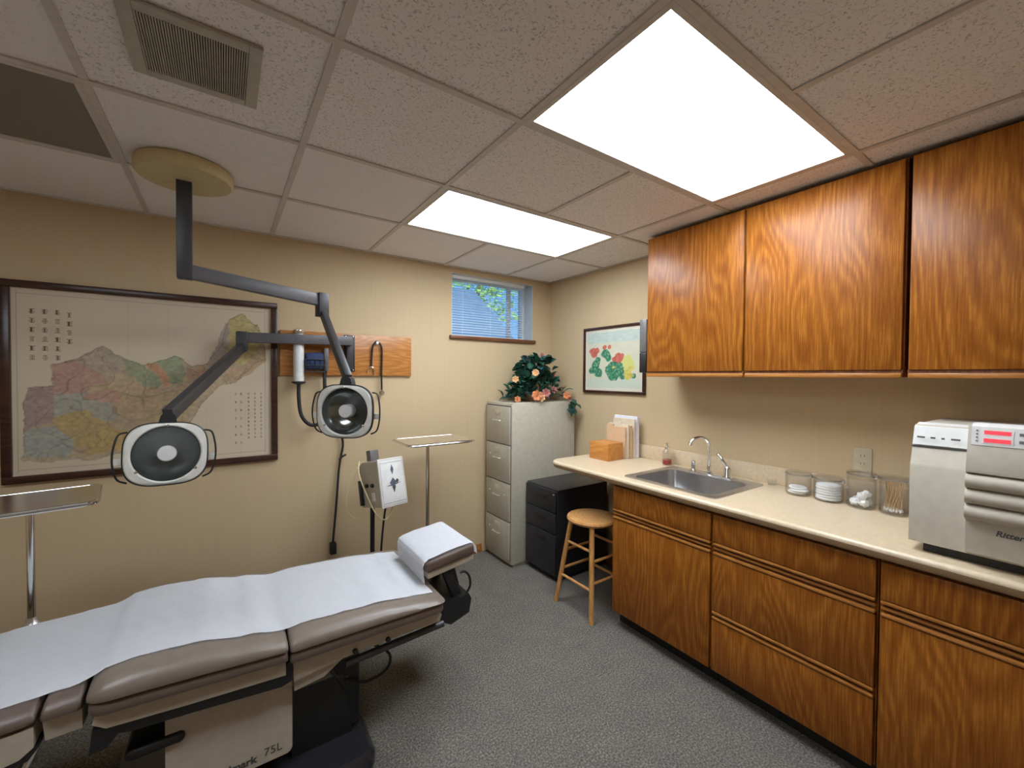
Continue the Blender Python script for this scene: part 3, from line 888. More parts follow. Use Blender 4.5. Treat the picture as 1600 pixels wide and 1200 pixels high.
sheet(-0.072, .020, -1.110, -0.890, 1.240, WPAPER, 'paper_pad', 'tall white paper pad standing at the back of the folders', 'paper pad', 'standing folders and papers')
sheet(-0.046, .012, -1.100, -0.870, 1.225, WPAPER, 'paper_pad', 'slightly lower white paper pad nearest the wall', 'paper pad', 'standing folders and papers')

# ================================================================== FILE CABINETS
fc = thing('filing_cabinet', 'tall putty coloured four drawer filing cabinet in the room corner', 'filing cabinet', (-0.40, -0.22, 0))
MB().box(-0.725, -0.050, -0.412, -0.022, 0.02, 1.320, bev=0.004).obj('body', FILEM, fc)
MB().box(-0.70, -0.07, -0.40, -0.035, 0.0, 0.02).obj('plinth', FILEM, fc, smooth=0)
MB().box(-0.7262, -0.724, -0.398, -0.036, 0.05, 1.300).obj('drawer_recess', GREYC, fc, smooth=0)
zs = [0.055, 0.365, 0.675, 0.985, 1.296]
for a, b in zip(zs, zs[1:]):
    d = MB().box(-0.740, -0.7265, -0.394, -0.040, a, b - .008, bev=0.004).obj('drawer', FILEM, fc)
    c = (a + b) / 2 + .03
    MB().box(-0.7425, -0.7395, -0.252, -0.182, c + .045, c + .085, bev=.001).obj('label_holder', FILEH, d)
    MB().tube([(-0.740, -0.265, c - .0), (-0.757, -0.262, c + .002), (-0.762, -0.217, c + .004), (-0.757, -0.172, c + .002), (-0.740, -0.169, c)], 0.0055).obj('handle', FILEH, d)
    MB().lathe([(0.008, 0), (0.008, .005), (0, .006)], (-0.740, -0.105, c + .02), 12, (-1, 0, 0)).obj('latch', FILEH, d)
    MB().lathe([(0.006, 0), (0.006, .005), (0, .006)], (-0.740, -0.325, c + .02), 12, (-1, 0, 0)).obj('latch', FILEH, d)

bc = thing('pedestal_cabinet', 'low black three drawer pedestal filing cabinet under the counter end', 'filing cabinet', (-0.32, -0.61, 0))
MB().box(-0.578, -0.05, -0.800, -0.425, 0.035, 0.690, bev=0.004).obj('body', BLACKG, bc)
MB().box(-0.56, -0.07, -0.785, -0.44, 0.0, 0.036).obj('plinth', BLACK, bc, smooth=0)
for a, b in ((0.045, 0.355), (0.361, 0.515), (0.521, 0.678)):
    d = MB().box(-0.596, -0.5785, -0.795, -0.430, a, b, bev=0.003).obj('drawer', BLACKG, bc)
    MB().box(-0.600, -0.5955, -0.68, -0.545, b - .075, b - .045, bev=.002).obj('recessed_pull', BLACK, d)
MB().lathe([(0.007, 0), (0.007, .004), (0, .005)], (-0.596, -0.775, 0.655), 12, (-1, 0, 0)).obj('lock', CHROME, bc)

# stool
sx, sy = -0.575, -1.146
stl = thing('wooden_stool', 'round topped wooden stool with varnished legs beside the base cabinet', 'stool', (sx, sy, 0))
MB().lathe([(0, .570), (.150, .570), (.163, .576), (.168, .588), (.163, .599), (.150, .603), (.120, .600), (0, .597)], (sx, sy, 0), 40).obj('seat', PINE, stl)
feet = [(-.167, .167), (-.167, -.167), (.167, -.167), (.167, .167)]
def legp(i, z):
    f = feet[i]; k = 1 - 0.42 * z / 0.57
    return Vector((sx + f[0] * k, sy + f[1] * k, z))
for i in range(4):
    MB().tube([legp(i, 0), legp(i, .1), legp(i, .3), legp(i, .45), legp(i, .572)], .016, n=14, smooth=2).obj('leg', PINE, stl)
for i in range(4):
    for z in ((.19, .42) if i % 2 == 0 else (.23, .36)):
        a, b = legp(i, z), legp((i + 1) % 4, z)
        m = (a + b) / 2
        MB().tube([a, m, b], .0095, n=10, smooth=3).obj('rung', PINE, stl)

# ------------------------------------------------------------------ flower arrangement
fl = thing('silk_flower_arrangement', 'dark green silk flower arrangement with orange blooms on filing cabinet', 'flower arrangement', (-0.40, -0.22, 1.3205))
MB().lathe([(0, 0), (.09, 0), (.12, .05), (.125, .085), (.118, .085), (.11, .05), (0, .05)], (-0.37, -0.22, 1.3208), 24).obj('basket', BASKET, fl)
random.seed(21)
def leaf_mesh(L, w, m):
    mb = MB()
    pts = [(0, 0), (.3, .75), (.6, 1.0), (.85, .55), (1, 0)]
    rr = []
    for u, k in pts:
        zc_ = 0.18 * L * math.sin(u * PI) 
        rr.append([(u * L, -w * k - 1e-5, zc_ + .12 * w * k), (u * L, 0, zc_ - 0.12 * w * k), (u * L, w * k + 1e-5, zc_ + .12 * w * k)])
    t = mb.bm
    V = [[t.verts.new(p) for p in r] for r in rr]
    for A, B in zip(V, V[1:]):
        for k in range(2):
            t.faces.new((A[k], A[k + 1], B[k + 1], B[k]))
    o = mb.obj('leaf', m, None)
    o.parent = fl
    return o
def env(u):     # height of the bush above cabinet at normalised x
    pts = [(0, .07), (.14, .10), (.28, .26), (.42, .39), (.55, .36), (.66, .40), (.72, .26), (.85, .13), (1, .07)]
    for (a, h0), (b, h1) in zip(pts, pts[1:]):
        if u <= b:
            return h0 + (h1 - h0) * (u - a) / (b - a)
    return .06
lp = [leaf_mesh(.085, .031, LEAFM), leaf_mesh(.07, .028, LEAFB), leaf_mesh(.095, .028, LEAFM)]
n_leaf = 285
for k in range(n_leaf):
    u = min(max(random.gauss(.47, .21), 0), 1)
    x = -0.62 + 0.54 * u
    h = env(u) * random.random() ** 0.7
    y = -0.22 + random.uniform(-1, 1) * (0.13 - 0.13 * h)
    if x > -0.10:
        y = min(y, -0.16)
    if k < 3:
        o = lp[k]
    else:
        o = lp[k % 3].copy(); COL.objects.link(o)
        o.parent = fl
    az = math.atan2(y + 0.22, x + 0.34) + random.uniform(-.9, .9)
    o.rotation_euler = (random.uniform(-.9, .9), random.uniform(-1.0, .35), az)
    x = min(x, -0.11 + 0.0)
    o.location = Vector((x, y, 1.3205 + max(h, .03))) - Vector(fl.location)
# trailing sprig over the side of the cabinet
for k in range(14):
    o = lp[k % 3].copy(); COL.objects.link(o); o.parent = fl
    o.location = Vector((-0.135 + random.uniform(-.03, .03), -0.425 - random.uniform(0, .03), 1.34 - k * .007)) - Vector(fl.location)
    o.rotation_euler = (random.uniform(-.4, .4), random.uniform(.3, 1.1), random.uniform(-2.2, -0.9))
for (a, b) in (((-.37, -.22, 1.37), (-.42, -.22, 1.68)), ((-.36, -.22, 1.37), (-.25, -.2, 1.68)), ((-.38, -.22, 1.37), (-.56, -.25, 1.48)), ((-.35, -.22, 1.37), (-.12, -.3, 1.42)), ((-.37, -.24, 1.37), (-.10, -.40, 1.355)), ((-.37, -.24, 1.37), (-.60, -.33, 1.36))):
    a, b = Vector(a), Vector(b)
    MB().tube([a, (a + b) / 2 + Vector((0, 0, .03)), b], .003, n=6).obj('stem', LEAFM, fl)
def flower(c, r, m, n, facing=(-.55, -.8, .25)):
    nrm = Vector(facing).normalized()
    q = Vector((0, 0, 1)).rotation_difference(nrm).to_matrix().to_4x4()
    T_ = Matrix.Translation(c) @ q
    t = MB(T_)
    for k in range(n):
        a = 2 * PI * k / n
        m2 = Matrix.Rotation(a, 4, 'Z') @ Matrix.Rotation(-.5, 4, 'Y')
        t2 = bmesh.new()
        bmesh.ops.create_icosphere(t2, subdivisions=2, radius=1)
        for v in t2.verts:
            v.co = m2 @ Vector((v.co.x * r * .5 + r * .5, v.co.y * r * .36, v.co.z * r * .10))
        t._merge(t2)
    t.ball((0, 0, r * .12), r * .24)
    return t.obj('flower', m, fl)
for c, r, m, n in [((-.455, -.36, 1.565), .036, PEACH, 8), ((-.590, -.26, 1.51), .036, PEACH, 6), ((-.47, -.40, 1.375), .052, ORANGE, 7), ((-.425, -.405, 1.355), .04, PEACH, 6),
                   ((-.36, -.385, 1.395), .045, ROSE, 7), ((-.33, -.36, 1.41), .022, PEACH, 6), ((-.615, -.33, 1.345), .032, ORANGE, 6), ((-.25, -.36, 1.42), .036, ROSE, 6),
                   ((-.14, -.40, 1.37), .040, ORANGE, 6), ((-.12, -.41, 1.345), .028, ROSE, 6), ((-.27, -.22, 1.725), .024, ROSE, 5), ((-.43, -.22, 1.69), .02, ROSE, 5), ((-.19, -.28, 1.55), .028, ORANGE, 6)]:
    flower(Vector(c), r, m, n)

# ================================================================== PICTURES
def inpoly(x, y, P):
    c = False
    n = len(P)
    for i in range(n):
        x1, y1 = P[i]; x2, y2 = P[i - 1]
        if (y1 > y) != (y2 > y) and x < (x2 - x1) * (y - y1) / (y2 - y1) + x1:
            c = not c
    return c

def print_mesh(name, nx, ny, pos, colf, parent, label=None):
    """grid whose colour attribute is the flat print"""
    me = bpy.data.meshes.new(name)
    vs, cols = [], []
    for j in range(ny + 1):
        for i in range(nx + 1):
            u, v_ = i / nx, j / ny
            p = Vector(pos(u, v_)) - OFF[parent.name]
            vs.append(p); cols.append((*colf(u, v_), 1))
    fs = [(j * (nx + 1) + i, j * (nx + 1) + i + 1, (j + 1) * (nx + 1) + i + 1, (j + 1) * (nx + 1) + i) for j in range(ny) for i in range(nx)]
    me.from_pydata(vs, [], fs)
    at = me.color_attributes.new('print', 'FLOAT_COLOR', 'POINT')
    for i, c in enumerate(cols):
        at.data[i].color = c
    me.materials.append(PRINT)
    o = bpy.data.objects.new(name, me); COL.objects.link(o); o.parent = parent
    if label:
        o['label'] = label
    return o

def frame_bars(t, axis, a0, a1, z0, z1, w, d, m):
    """four mitred-looking bars against a wall; axis 'x' back wall, 'y' right wall"""
    mb = MB()
    for (p, q, r, s) in ((a0, a1, z1 - w, z1), (a0, a1, z0, z0 + w), (a0, a0 + w, z0 + w, z1 - w), (a1 - w, a1, z0 + w, z1 - w)):
        if axis == 'x':
            mb.box(p, q, -d, -0.001, r, s, bev=0.004)
        else:
            mb.box(-d, -0.001, p, q, r, s, bev=0.004)
    return mb.obj('frame', m, t)

mp_ = thing('framed_map', 'large dark framed antique style coloured wall map', 'framed map', (-2.915, 0, 1.49))
mx0, mx1, mz0, mz1 = -3.515, -2.322, 0.982, 2.000
frame_bars(mp_, 'x', mx0, mx1, mz0, mz1, 0.036, 0.03, FRAMEW)
def nz(u, v_, s, k=0.0):
    return noise.noise(Vector((u * s, v_ * s, k)))
# outline polygons in print coordinates (u right, v up)
LAND = [(.04, .08), (.05, .47), (.13, .47), (.13, .60), (.20, .62), (.29, .70), (.37, .64), (.44, .60), (.50, .62), (.57, .66), (.64, .60), (.70, .62), (.75, .72),
        (.80, .90), (.86, .95), (.93, .88), (.97, .72), (.97, .66), (.90, .60), (.83, .50), (.75, .47), (.70, .40), (.66, .33), (.62, .22), (.52, .15), (.42, .17), (.36, .09), (.30, .07)]
REG = [([(.13, .44), (.13, .60), (.22, .63), (.30, .55), (.33, .46), (.22, .42)], (.46, .25, .20)),
       ([(.20, .62), (.29, .70), (.37, .64), (.36, .55), (.28, .56)], (.40, .33, .25)),
       ([(.37, .64), (.44, .60), (.52, .52), (.50, .46), (.44, .48), (.38, .54)], (.25, .31, .18)),
       ([(.45, .61), (.52, .61), (.56, .51), (.53, .47)], (.52, .24, .13)),
       ([(.50, .62), (.57, .66), (.62, .58), (.60, .48), (.54, .50)], (.25, .32, .19)),
       ([(.62, .58), (.70, .58), (.69, .50), (.62, .51)], (.44, .25, .17)),
       ([(.70, .62), (.78, .88), (.82, .86), (.78, .62), (.72, .52)], (.37, .30, .26)),
       ([(.79, .64), (.80, .90), (.86, .95), (.93, .88), (.94, .74), (.87, .60)], (.50, .41, .16)),
       ([(.87, .62), (.97, .70), (.97, .64), (.90, .56), (.80, .48), (.78, .56)], (.47, .31, .19)),
       ([(.04, .24), (.05, .47), (.13, .47), (.14, .30)], (.34, .22, .22)),
       ([(.13, .30), (.14, .44), (.24, .44), (.33, .40), (.34, .28), (.26, .26)], (.36, .36, .30)),
       ([(.12, .18), (.13, .32), (.24, .34), (.31, .26), (.30, .14), (.20, .14)], (.48, .34, .13)),
       ([(.23, .10), (.30, .26), (.40, .20), (.38, .10)], (.52, .35, .12)),
       ([(.04, .10), (.04, .24), (.13, .26), (.20, .18), (.18, .09)], (.33, .36, .33)),
       ([(.24, .44), (.26, .48), (.40, .50), (.52, .44), (.50, .30), (.38, .28), (.34, .38)], (.50, .35, .21)),
       ([(.22, .42), (.33, .46), (.36, .42), (.34, .38), (.24, .40)], (.50, .28, .21)),
       ([(.46, .16), (.42, .28), (.54, .36), (.64, .36), (.60, .22)], (.46, .33, .18))]
BASEC = Vector((.60, .50, .36))
def mapcol(u, v_):
    uu = u + .012 * nz(u, v_, 14) + .005 * nz(u, v_, 45, 3)
    vv = v_ + .014 * nz(u, v_, 14, 9) + .006 * nz(u, v_, 45, 7)
    c = BASEC * (1 + .05 * nz(u, v_, 5, 2))
    inl = inpoly(uu, vv, LAND)
    if inl:
        c = Vector((.46, .35, .22))
    for P, cc in REG:
        if inpoly(uu, vv, P):
            c = Vector(cc) * .72 + Vector((.46, .36, .23)) * .28
    if inl or c != BASEC:
        if inpoly(uu, vv, LAND):
            c = c * (1 + .22 * nz(u, v_, 60, 4) + .12 * nz(u, v_, 22, 6)) * .96
            # thin border lines where the noise field changes sign
            if abs(nz(u, v_, 9, 11)) < .018 or abs(nz(u, v_, 13, 15)) < .014:
                c = c * .72
    else:
        c = c * 1.0
    if inpoly(uu, vv, LAND) != inpoly(uu + .004, vv, LAND) or inpoly(uu, vv, LAND) != inpoly(uu, vv + .006, LAND):
        c = c * .72
    # ruled neat line and graticule
    if min(abs(u - .02), abs(u - .965)) < .0018 and .02 < v_ < .98 or min(abs(v_ - .035), abs(v_ - .965)) < .002 and .02 < u < .965:
        c = c * .72
    if not inl and (abs((u * 6.5) % 1 - .5) < .008):
        c = c * .94
    return tuple(max(0, min(1, k)) for k in c)
pu0, pu1, pv0, pv1 = mx0 + .030, mx1 - .030, mz0 + .030, mz1 - .030
print_mesh('map_sheet', 280, 230, lambda u, v_: (pu0 + (pu1 - pu0) * u, -0.012, pv0 + (pv1 - pv0) * v_), mapcol, mp_)
MB().box(mx0 + .01, mx1 - .01, -0.010, -0.002, mz0 + .01, mz1 - .01).obj('backing', FRAMEW, mp_, smooth=0)
random.seed(8)
def glyph_column(u, v0, v1, n, size, m):
    """faded brush-like character marks in a vertical column"""
    mb = MB()
    for k in range(n):
        vz = pv0 + (pv1 - pv0) * (v0 + (v1 - v0) * k / max(1, n - 1))
        x = pu0 + (pu1 - pu0) * u
        for q in range(4):
            dz = size * (q / 3 - .5) * .9
            w = size * random.uniform(.5, 1.0)
            mb.box(x - w / 2, x + w / 2, -0.0132, -0.0124, vz + dz - size * .055, vz + dz + size * .055)
        mb.box(x - size * .06 + random.uniform(-.2, .2) * size, x + size * .06, -0.0132, -0.0124, vz - size * .5, vz + size * .5)
    mb.obj('character_column', m, mp_, smooth=0)['kind'] = 'stuff'
for u, n in ((.068, 6), (.108, 6), (.148, 6)):
    glyph_column(u, .875, .63, n, .024, INKP)
glyph_column(.186, .865, .72, 4, .024, INKP)
for u in (.885, .915, .945):
    glyph_column(u, .42, .13, 12, .012, INKP)
for u in (.825, .85):
    glyph_column(u, .42, .10, 7, .013, INKP)

pc = thing('framed_painting', 'thin framed painting of green cacti with red blooms', 'painting', (0, -0.805, 1.68))
fy0, fy1, fz0, fz1 = -1.130, -0.480, 1.402, 1.955
frame_bars(pc, 'y', fy0, fy1, fz0, fz1, 0.022, 0.022, FRAMEW)
MB().box(-0.008, -0.002, fy0 + .01, fy1 - .01, fz0 + .01, fz1 - .01).obj('backing', CREAMP, pc, smooth=0)
def blob(u, v_, cu, cv, r, ru=1.0):
    return ((u - cu) / ru) ** 2 + (v_ - cv) ** 2 < (r * (1 + .35 * nz(u * 1.0, v_, 16, cu * 10))) ** 2
def paintcol(u, v_):
    c = Vector((.58, .56, .42)) * (1 + .06 * nz(u, v_, 8))
    if u < .035 or u > .965 or v_ < .05 or v_ > .95:
        return (.66, .60, .48)
    if v_ > .78: c = Vector((.46, .54, .47)) * (1 + .15 * nz(u, v_ * 4, 12))
    if v_ < .20: c = Vector((.52, .56, .46))
    if blob(u, v_, .75, .42, .13): c = Vector((.56, .56, .18))
    for cu, cv, r in ((.20, .42, .075), (.15, .34, .07), (.24, .30, .075), (.24, .50, .05), (.38, .60, .075), (.42, .54, .06), (.55, .36, .13), (.45, .32, .08), (.62, .28, .08), (.52, .24, .08), (.62, .40, .06), (.86, .24, .04), (.68, .24, .05)):
        if blob(u, v_, cu, cv, r):
            k = nz(u, v_, 30, 2)
            c = Vector((.05, .21, .12)) * (1 + .8 * k) if k < .25 else Vector((.22, .36, .20))
    for cu, cv, r in ((.17, .62, .07), (.12, .65, .045), (.22, .66, .045), (.36, .70, .04), (.45, .70, .035), (.60, .52, .075), (.66, .56, .04), (.53, .50, .04)):
        if blob(u, v_, cu, cv, r):
            c = Vector((.50, .13, .09)) * (1 + .4 * nz(u, v_, 25, 5))
    for cu, cv, r in ((.76, .26, .07), (.80, .36, .035), (.52, .38, .02)):
        if blob(u, v_, cu, cv, r):
            c = Vector((.52, .44, .10)) * (1 + .4 * nz(u, v_, 25, 5))
    return tuple(max(0, min(1, k)) for k in c)
print_mesh('painting_sheet', 130, 110, lambda u, v_: (-0.010, fy1 - .02 - (fy1 - fy0 - .04) * u, fz0 + .02 + (fz1 - fz0 - .04) * v_), paintcol, pc)

# dark dispenser on the side of the wall cabinets
dsp = thing('towel_dispenser', 'slim grey and black dispenser fixed to the end of wall cabinets', 'dispenser', (-0.25, -1.365, 1.56))
MB().box(-0.357, -0.12, -1.400, -1.345, 1.700, 1.915, bev=0.006).obj('upper_cover', GREYC, dsp)
MB().box(-0.357, -0.12, -1.400, -1.345, 1.567, 1.699, bev=0.006).obj('lower_housing', BLACK, dsp)

# ================================================================== WALL BOARD & ITEMS
bd = solo(MB().box(-2.308, -1.413, -0.022, -0.001, 1.533, 1.831, bev=0.003), 'mounting_board', BOARD, 'horizontal oak mounting board on the wall beside the framed map', 'board', (-1.86, 0, 1.68))

# handpiece: white cylinder
hp = thing('wall_handpiece', 'white cylinder with chrome top hung on the oak board', 'handpiece', (-2.205, -0.065, 1.47))
MB().box(-2.222, -2.188, -0.045, -0.0225, 1.60, 1.72, bev=.002).obj('bracket', BLACK, hp)
MB().lathe([(0.030, 0), (0.032, .02), (0.032, .30), (0.026, .315)], (-2.205, -0.075, 1.495), 28).obj('tube', WHITEP, hp)
MB().lathe([(0.034, 0), (0.036, .006), (0.034, .022), (0.02, .03), (0, .031)], (-2.205, -0.075, 1.808), 28).obj('cap', CHROME, hp)
MB().lathe([(0.018, -.01), (0.042, 0), (0.042, .008), (0.03, .012)], (-2.205, -0.075, 1.483), 24).obj('collar', BLACK, hp)
MB().tube([(-2.205, -0.075, 1.475), (-2.205, -0.075, 1.38), (-2.19, -0.075, 1.27), (-2.14, -0.08, 1.205), (-2.08, -0.085, 1.21), (-2.05, -0.08, 1.27), (-2.045, -0.07, 1.42), (-2.045, -0.055, 1.56)], 0.012, n=10).obj('hose', RUBBER, hp)

cf = thing('blood_pressure_cuff', 'navy blue cuff in a dark wall basket on the oak board', 'blood pressure cuff', (-2.1, -0.06, 1.55))
MB().box(-2.165, -2.055, -0.105, -0.03, 1.575, 1.685, bev=0.015, seg=3).obj('cuff', BLUE, cf)
bk = MB()
for z in (1.558, 1.60, 1.64):
    bk.tube([(-2.170, -0.0225, z), (-2.170, -0.112, z), (-2.050, -0.112, z), (-2.050, -0.0225, z)], .003, n=6, smooth=1)
for x in (-2.170, -2.14, -2.11, -2.08, -2.050):
    bk.tube([(x, -0.112, 1.64), (x, -0.112, 1.558), (x, -0.025, 1.558)], .0025, n=6, smooth=1)
bk.obj('basket', BLACK, cf)
MB().box(-2.052, -2.022, -0.09, -0.0225, 1.565, 1.72, bev=0.006).obj('gauge_housing', GREYC, cf)

pcord = MB().tube([(-2.036, -0.06, 1.565), (-2.035, -0.05, 1.45), (-1.97, -0.035, 1.25), (-1.92, -0.03, 1.07), (-1.935, -0.03, 0.95), (-1.948, -0.03, 0.85), (-1.965, -0.035, 0.62), (-1.98, -0.035, 0.45), (-1.99, -0.035, 0.33)], 0.008, n=8)
pcord.box(-2.005, -1.965, -0.05, -0.006, 0.28, 0.36, bev=.006).tube([(-1.945, -.03, .94), (-1.92, -.04, .965), (-1.90, -.03, .97)], .007)
solo(pcord, 'power_cord', RUBBER, 'black power cord hanging down the wall behind the stands', 'cord', (-1.96, -0.03, 0.85))

sth = thing('stethoscope', 'dark stethoscope hooped over a brass hook on the oak board', 'stethoscope', (-1.69, -0.04, 1.5))
MB().tube([(-1.722, -0.035, 1.60), (-1.718, -0.038, 1.70), (-1.710, -0.040, 1.755), (-1.685, -0.042, 1.785), (-1.655, -0.040, 1.76), (-1.645, -0.038, 1.70), (-1.648, -0.036, 1.55), (-1.645, -0.034, 1.43)], 0.0065, n=8).obj('tubing', RUBBER, sth)
MB().tube([(-1.722, -0.035, 1.60), (-1.742, -0.035, 1.585), (-1.748, -0.033, 1.555)], 0.004).tube([(-1.722, -0.035, 1.60), (-1.703, -0.035, 1.585), (-1.700, -0.033, 1.54)], 0.004).obj('ear_tubes', CHROME, sth)
MB().lathe([(0.019, 0), (0.021, .005), (0.016, .012), (0, .013)], (-1.643, -0.028, 1.405), 20, (0, -1, 0)).cyl((-1.645, -0.034, 1.44), (-1.644, -0.034, 1.415), .006).obj('chest_piece', CHROME, sth)
hk = MB().lathe([(0.012, 0), (0.012, .006), (0.005, .010), (0.005, .03), (0.009, .034), (0, .036)], (-1.684, -0.0222, 1.770), 14, (0, -1, .15))
solo(hk, 'wall_hook', FILEH, 'small brass hook on the right part of the oak board', 'hook', (-1.684, -0.022, 1.77))

# ================================================================== EXAM LIGHTS
def lamp_head(t, C, nrm, top_dir):
    """head with its face centre at C looking along nrm"""
    N = Vector(nrm).normalized()
    Z = Vector(top_dir); Z = (Z - N * Z.dot(N)).normalized()
    X = Z.cross(N)
    T_ = Matrix((X, Z, N)).transposed().to_4x4(); T_.translation = Vector(C)
    n = 64
    def sup(a, rx, ry, e, z):
        c, s = math.cos(a), math.sin(a)
        return (rx * math.copysign(abs(c) ** (2 / e), c), ry * math.copysign(abs(s) ** (2 / e), s), z)
    def circ(a, r, z):
        return (r * math.cos(a), r * math.sin(a), z)
    A = [2 * PI * k / n for k in range(n)]
    E_ = 3.1
    # bezel: outer rounded square, blending to a round opening
    MB(T_).rings([[sup(a, .126, .118, E_, -.020) for a in A], [sup(a, .128, .120, E_, -.006) for a in A], [sup(a, .124, .116, E_, .0) for a in A],
                  [circ(a, .112, .004) for a in A], [circ(a, .109, .002) for a in A], [circ(a, .107, -.008) for a in A]], caps=False).obj('bezel', BEZEL, t)
    MB(T_).rings([[sup(a, .06, .06, 2.2, -.095) for a in A], [sup(a, .09, .085, 2.4, -.088) for a in A], [sup(a, .116, .108, 2.8, -.055) for a in A], [sup(a, .124, .116, E_, -.021) for a in A]], caps=False).prism([sup(a, .06, .06, 2.2, 0)[:2] for a in A], -.0955, -.0945, 'xy').obj('housing', BLACK, t)
    MB(T_).rings([[sup(a, .129, .121, E_, -.022) for a in A], [sup(a, .1325, .1245, E_, -.018) for a in A], [sup(a, .1325, .1245, E_, -.008) for a in A], [sup(a, .1285, .1205, E_, -.004) for a in A]], caps=False).obj('rim_gasket', BLACK, t)
    MB(T_).rings([[circ(a, r, z) for a in A] for r, z in ((.108, -.006), (.100, -.024), (.085, -.040), (.065, -.052), (.040, -.060), (.015, -.063))], caps=False).obj('reflector', REFL, t)
    MB(T_).lathe([(0.030, -.062), (0.031, -.012), (0.028, -.006), (0.0, -.004)], n=28).obj('bulb_shield', FROST, t)
    for a in (90, 215, 325):
        r = math.radians(a)
        MB(T_).box(.110 * math.cos(r) - .005, .110 * math.cos(r) + .005, .110 * math.sin(r) - .005, .110 * math.sin(r) + .005, .0, .007, bev=.002).obj('clip', CHROME, t)
    for s in (-1, 1):
        MB(T_).tube([(s * .118, .088, -.03), (s * .143, .080, -.026), (s * .154, .04, -.022), (s * .158, 0, -.020), (s * .155, -.045, -.022), (s * .142, -.088, -.026), (s * .115, -.104, -.03)], .0035, n=8).obj('handle', BLACK, t)
        MB(T_).box(min(s * .131, s * .157), max(s * .131, s * .157), -.034, -.008, -.026, -.020, bev=.002).obj('handle_plate', BEZEL, t)
    # knuckle on top
    MB(T_).prism([(-.030, .118), (.030, .118), (.022, .150), (.014, .158), (-.014, .158), (-.022, .150)], -.055, -.012, 'xy').obj('knuckle', BLACK, t)
    return T_

# ceiling hung light
c1 = (-2.745, -0.785)
cl = thing('ceiling_exam_light', 'exam lamp on jointed arm hanging from a round cream ceiling mount', 'exam lamp', (c1[0], c1[1], H))
MB().lathe([(0.172, 0), (0.176, -.008), (0.176, -.040), (0.168, -.052), (0, -.054)], (c1[0], c1[1], H + .001), 48).obj('ceiling_mount', CREAM, cl)
MB().box(-2.779, -2.723, -0.788, -0.735, 1.960, 2.392, bev=.004).obj('drop_tube', ARM, cl)
j1 = Vector((-2.160, -0.62, 1.945))
MB().bar((-2.742, -0.765, 1.995), (j1.x - .01, j1.y - .0, j1.z + .005), .042, .062, bev=.004).obj('arm', ARML, cl)
MB().box(j1.x - .028, j1.x + .028, j1.y - .028, j1.y + .028, j1.z - .085, j1.z + .045, bev=.005, rot=Matrix.Rotation(.25, 4, 'Z')).obj('elbow', ARM, cl)
C1 = Vector((-2.160, -1.135, 1.371))
N1 = Vector((-.60, -.80, .0))
T1 = lamp_head(cl, C1, N1, (0.02, 0, 1))
k1 = T1 @ Vector((0, .150, -.035))
MB().bar(j1 + Vector((.005, 0, -.06)), k1, .034, .046, bev=.006).obj('spring_arm', ARM, cl)

# wall mounted light
wl = thing('wall_exam_light', 'exam lamp on long jointed arm from the oak board, in front of map', 'exam lamp', (-1.873, -0.0225, 1.70))
MB().box(-1.912, -1.838, -0.034, -0.0225, 1.562, 1.822, bev=.003).obj('wall_plate', BLACK, wl)
MB().box(-1.905, -1.862, -0.090, -0.034, 1.58, 1.80, bev=.006).obj('pivot_bracket', ARM, wl)
for z in (1.572, 1.81):
    for x in (-1.90, -1.85):
        MB().lathe([(.005, 0), (.005, .003), (0, .004)], (x, -.034, z), 10, (0, -1, 0)).obj('screw', CHROME, wl)
j2 = Vector((-2.520, -0.105, 1.752))
MB().bar((-1.875, -0.10, 1.775), (j2.x, j2.y - .01, 1.762), .040, .062, bev=.004).obj('arm', ARML, wl)
MB().box(j2.x - .03, j2.x + .03, j2.y - .04, j2.y + .02, j2.z - .075, j2.z + .045, bev=.006).obj('elbow', ARM, wl)
C2 = Vector((-2.795, -1.020, 1.224))
N2 = Vector((.10, -1.0, .10))
T2 = lamp_head(wl, C2, N2, (.03, 0, 1))
k2 = T2 @ Vector((0, .150, -.035))
MB().bar(j2 + Vector((0, -.01, -.05)), k2, .038, .055, bev=.006).obj('spring_arm', ARM, wl)

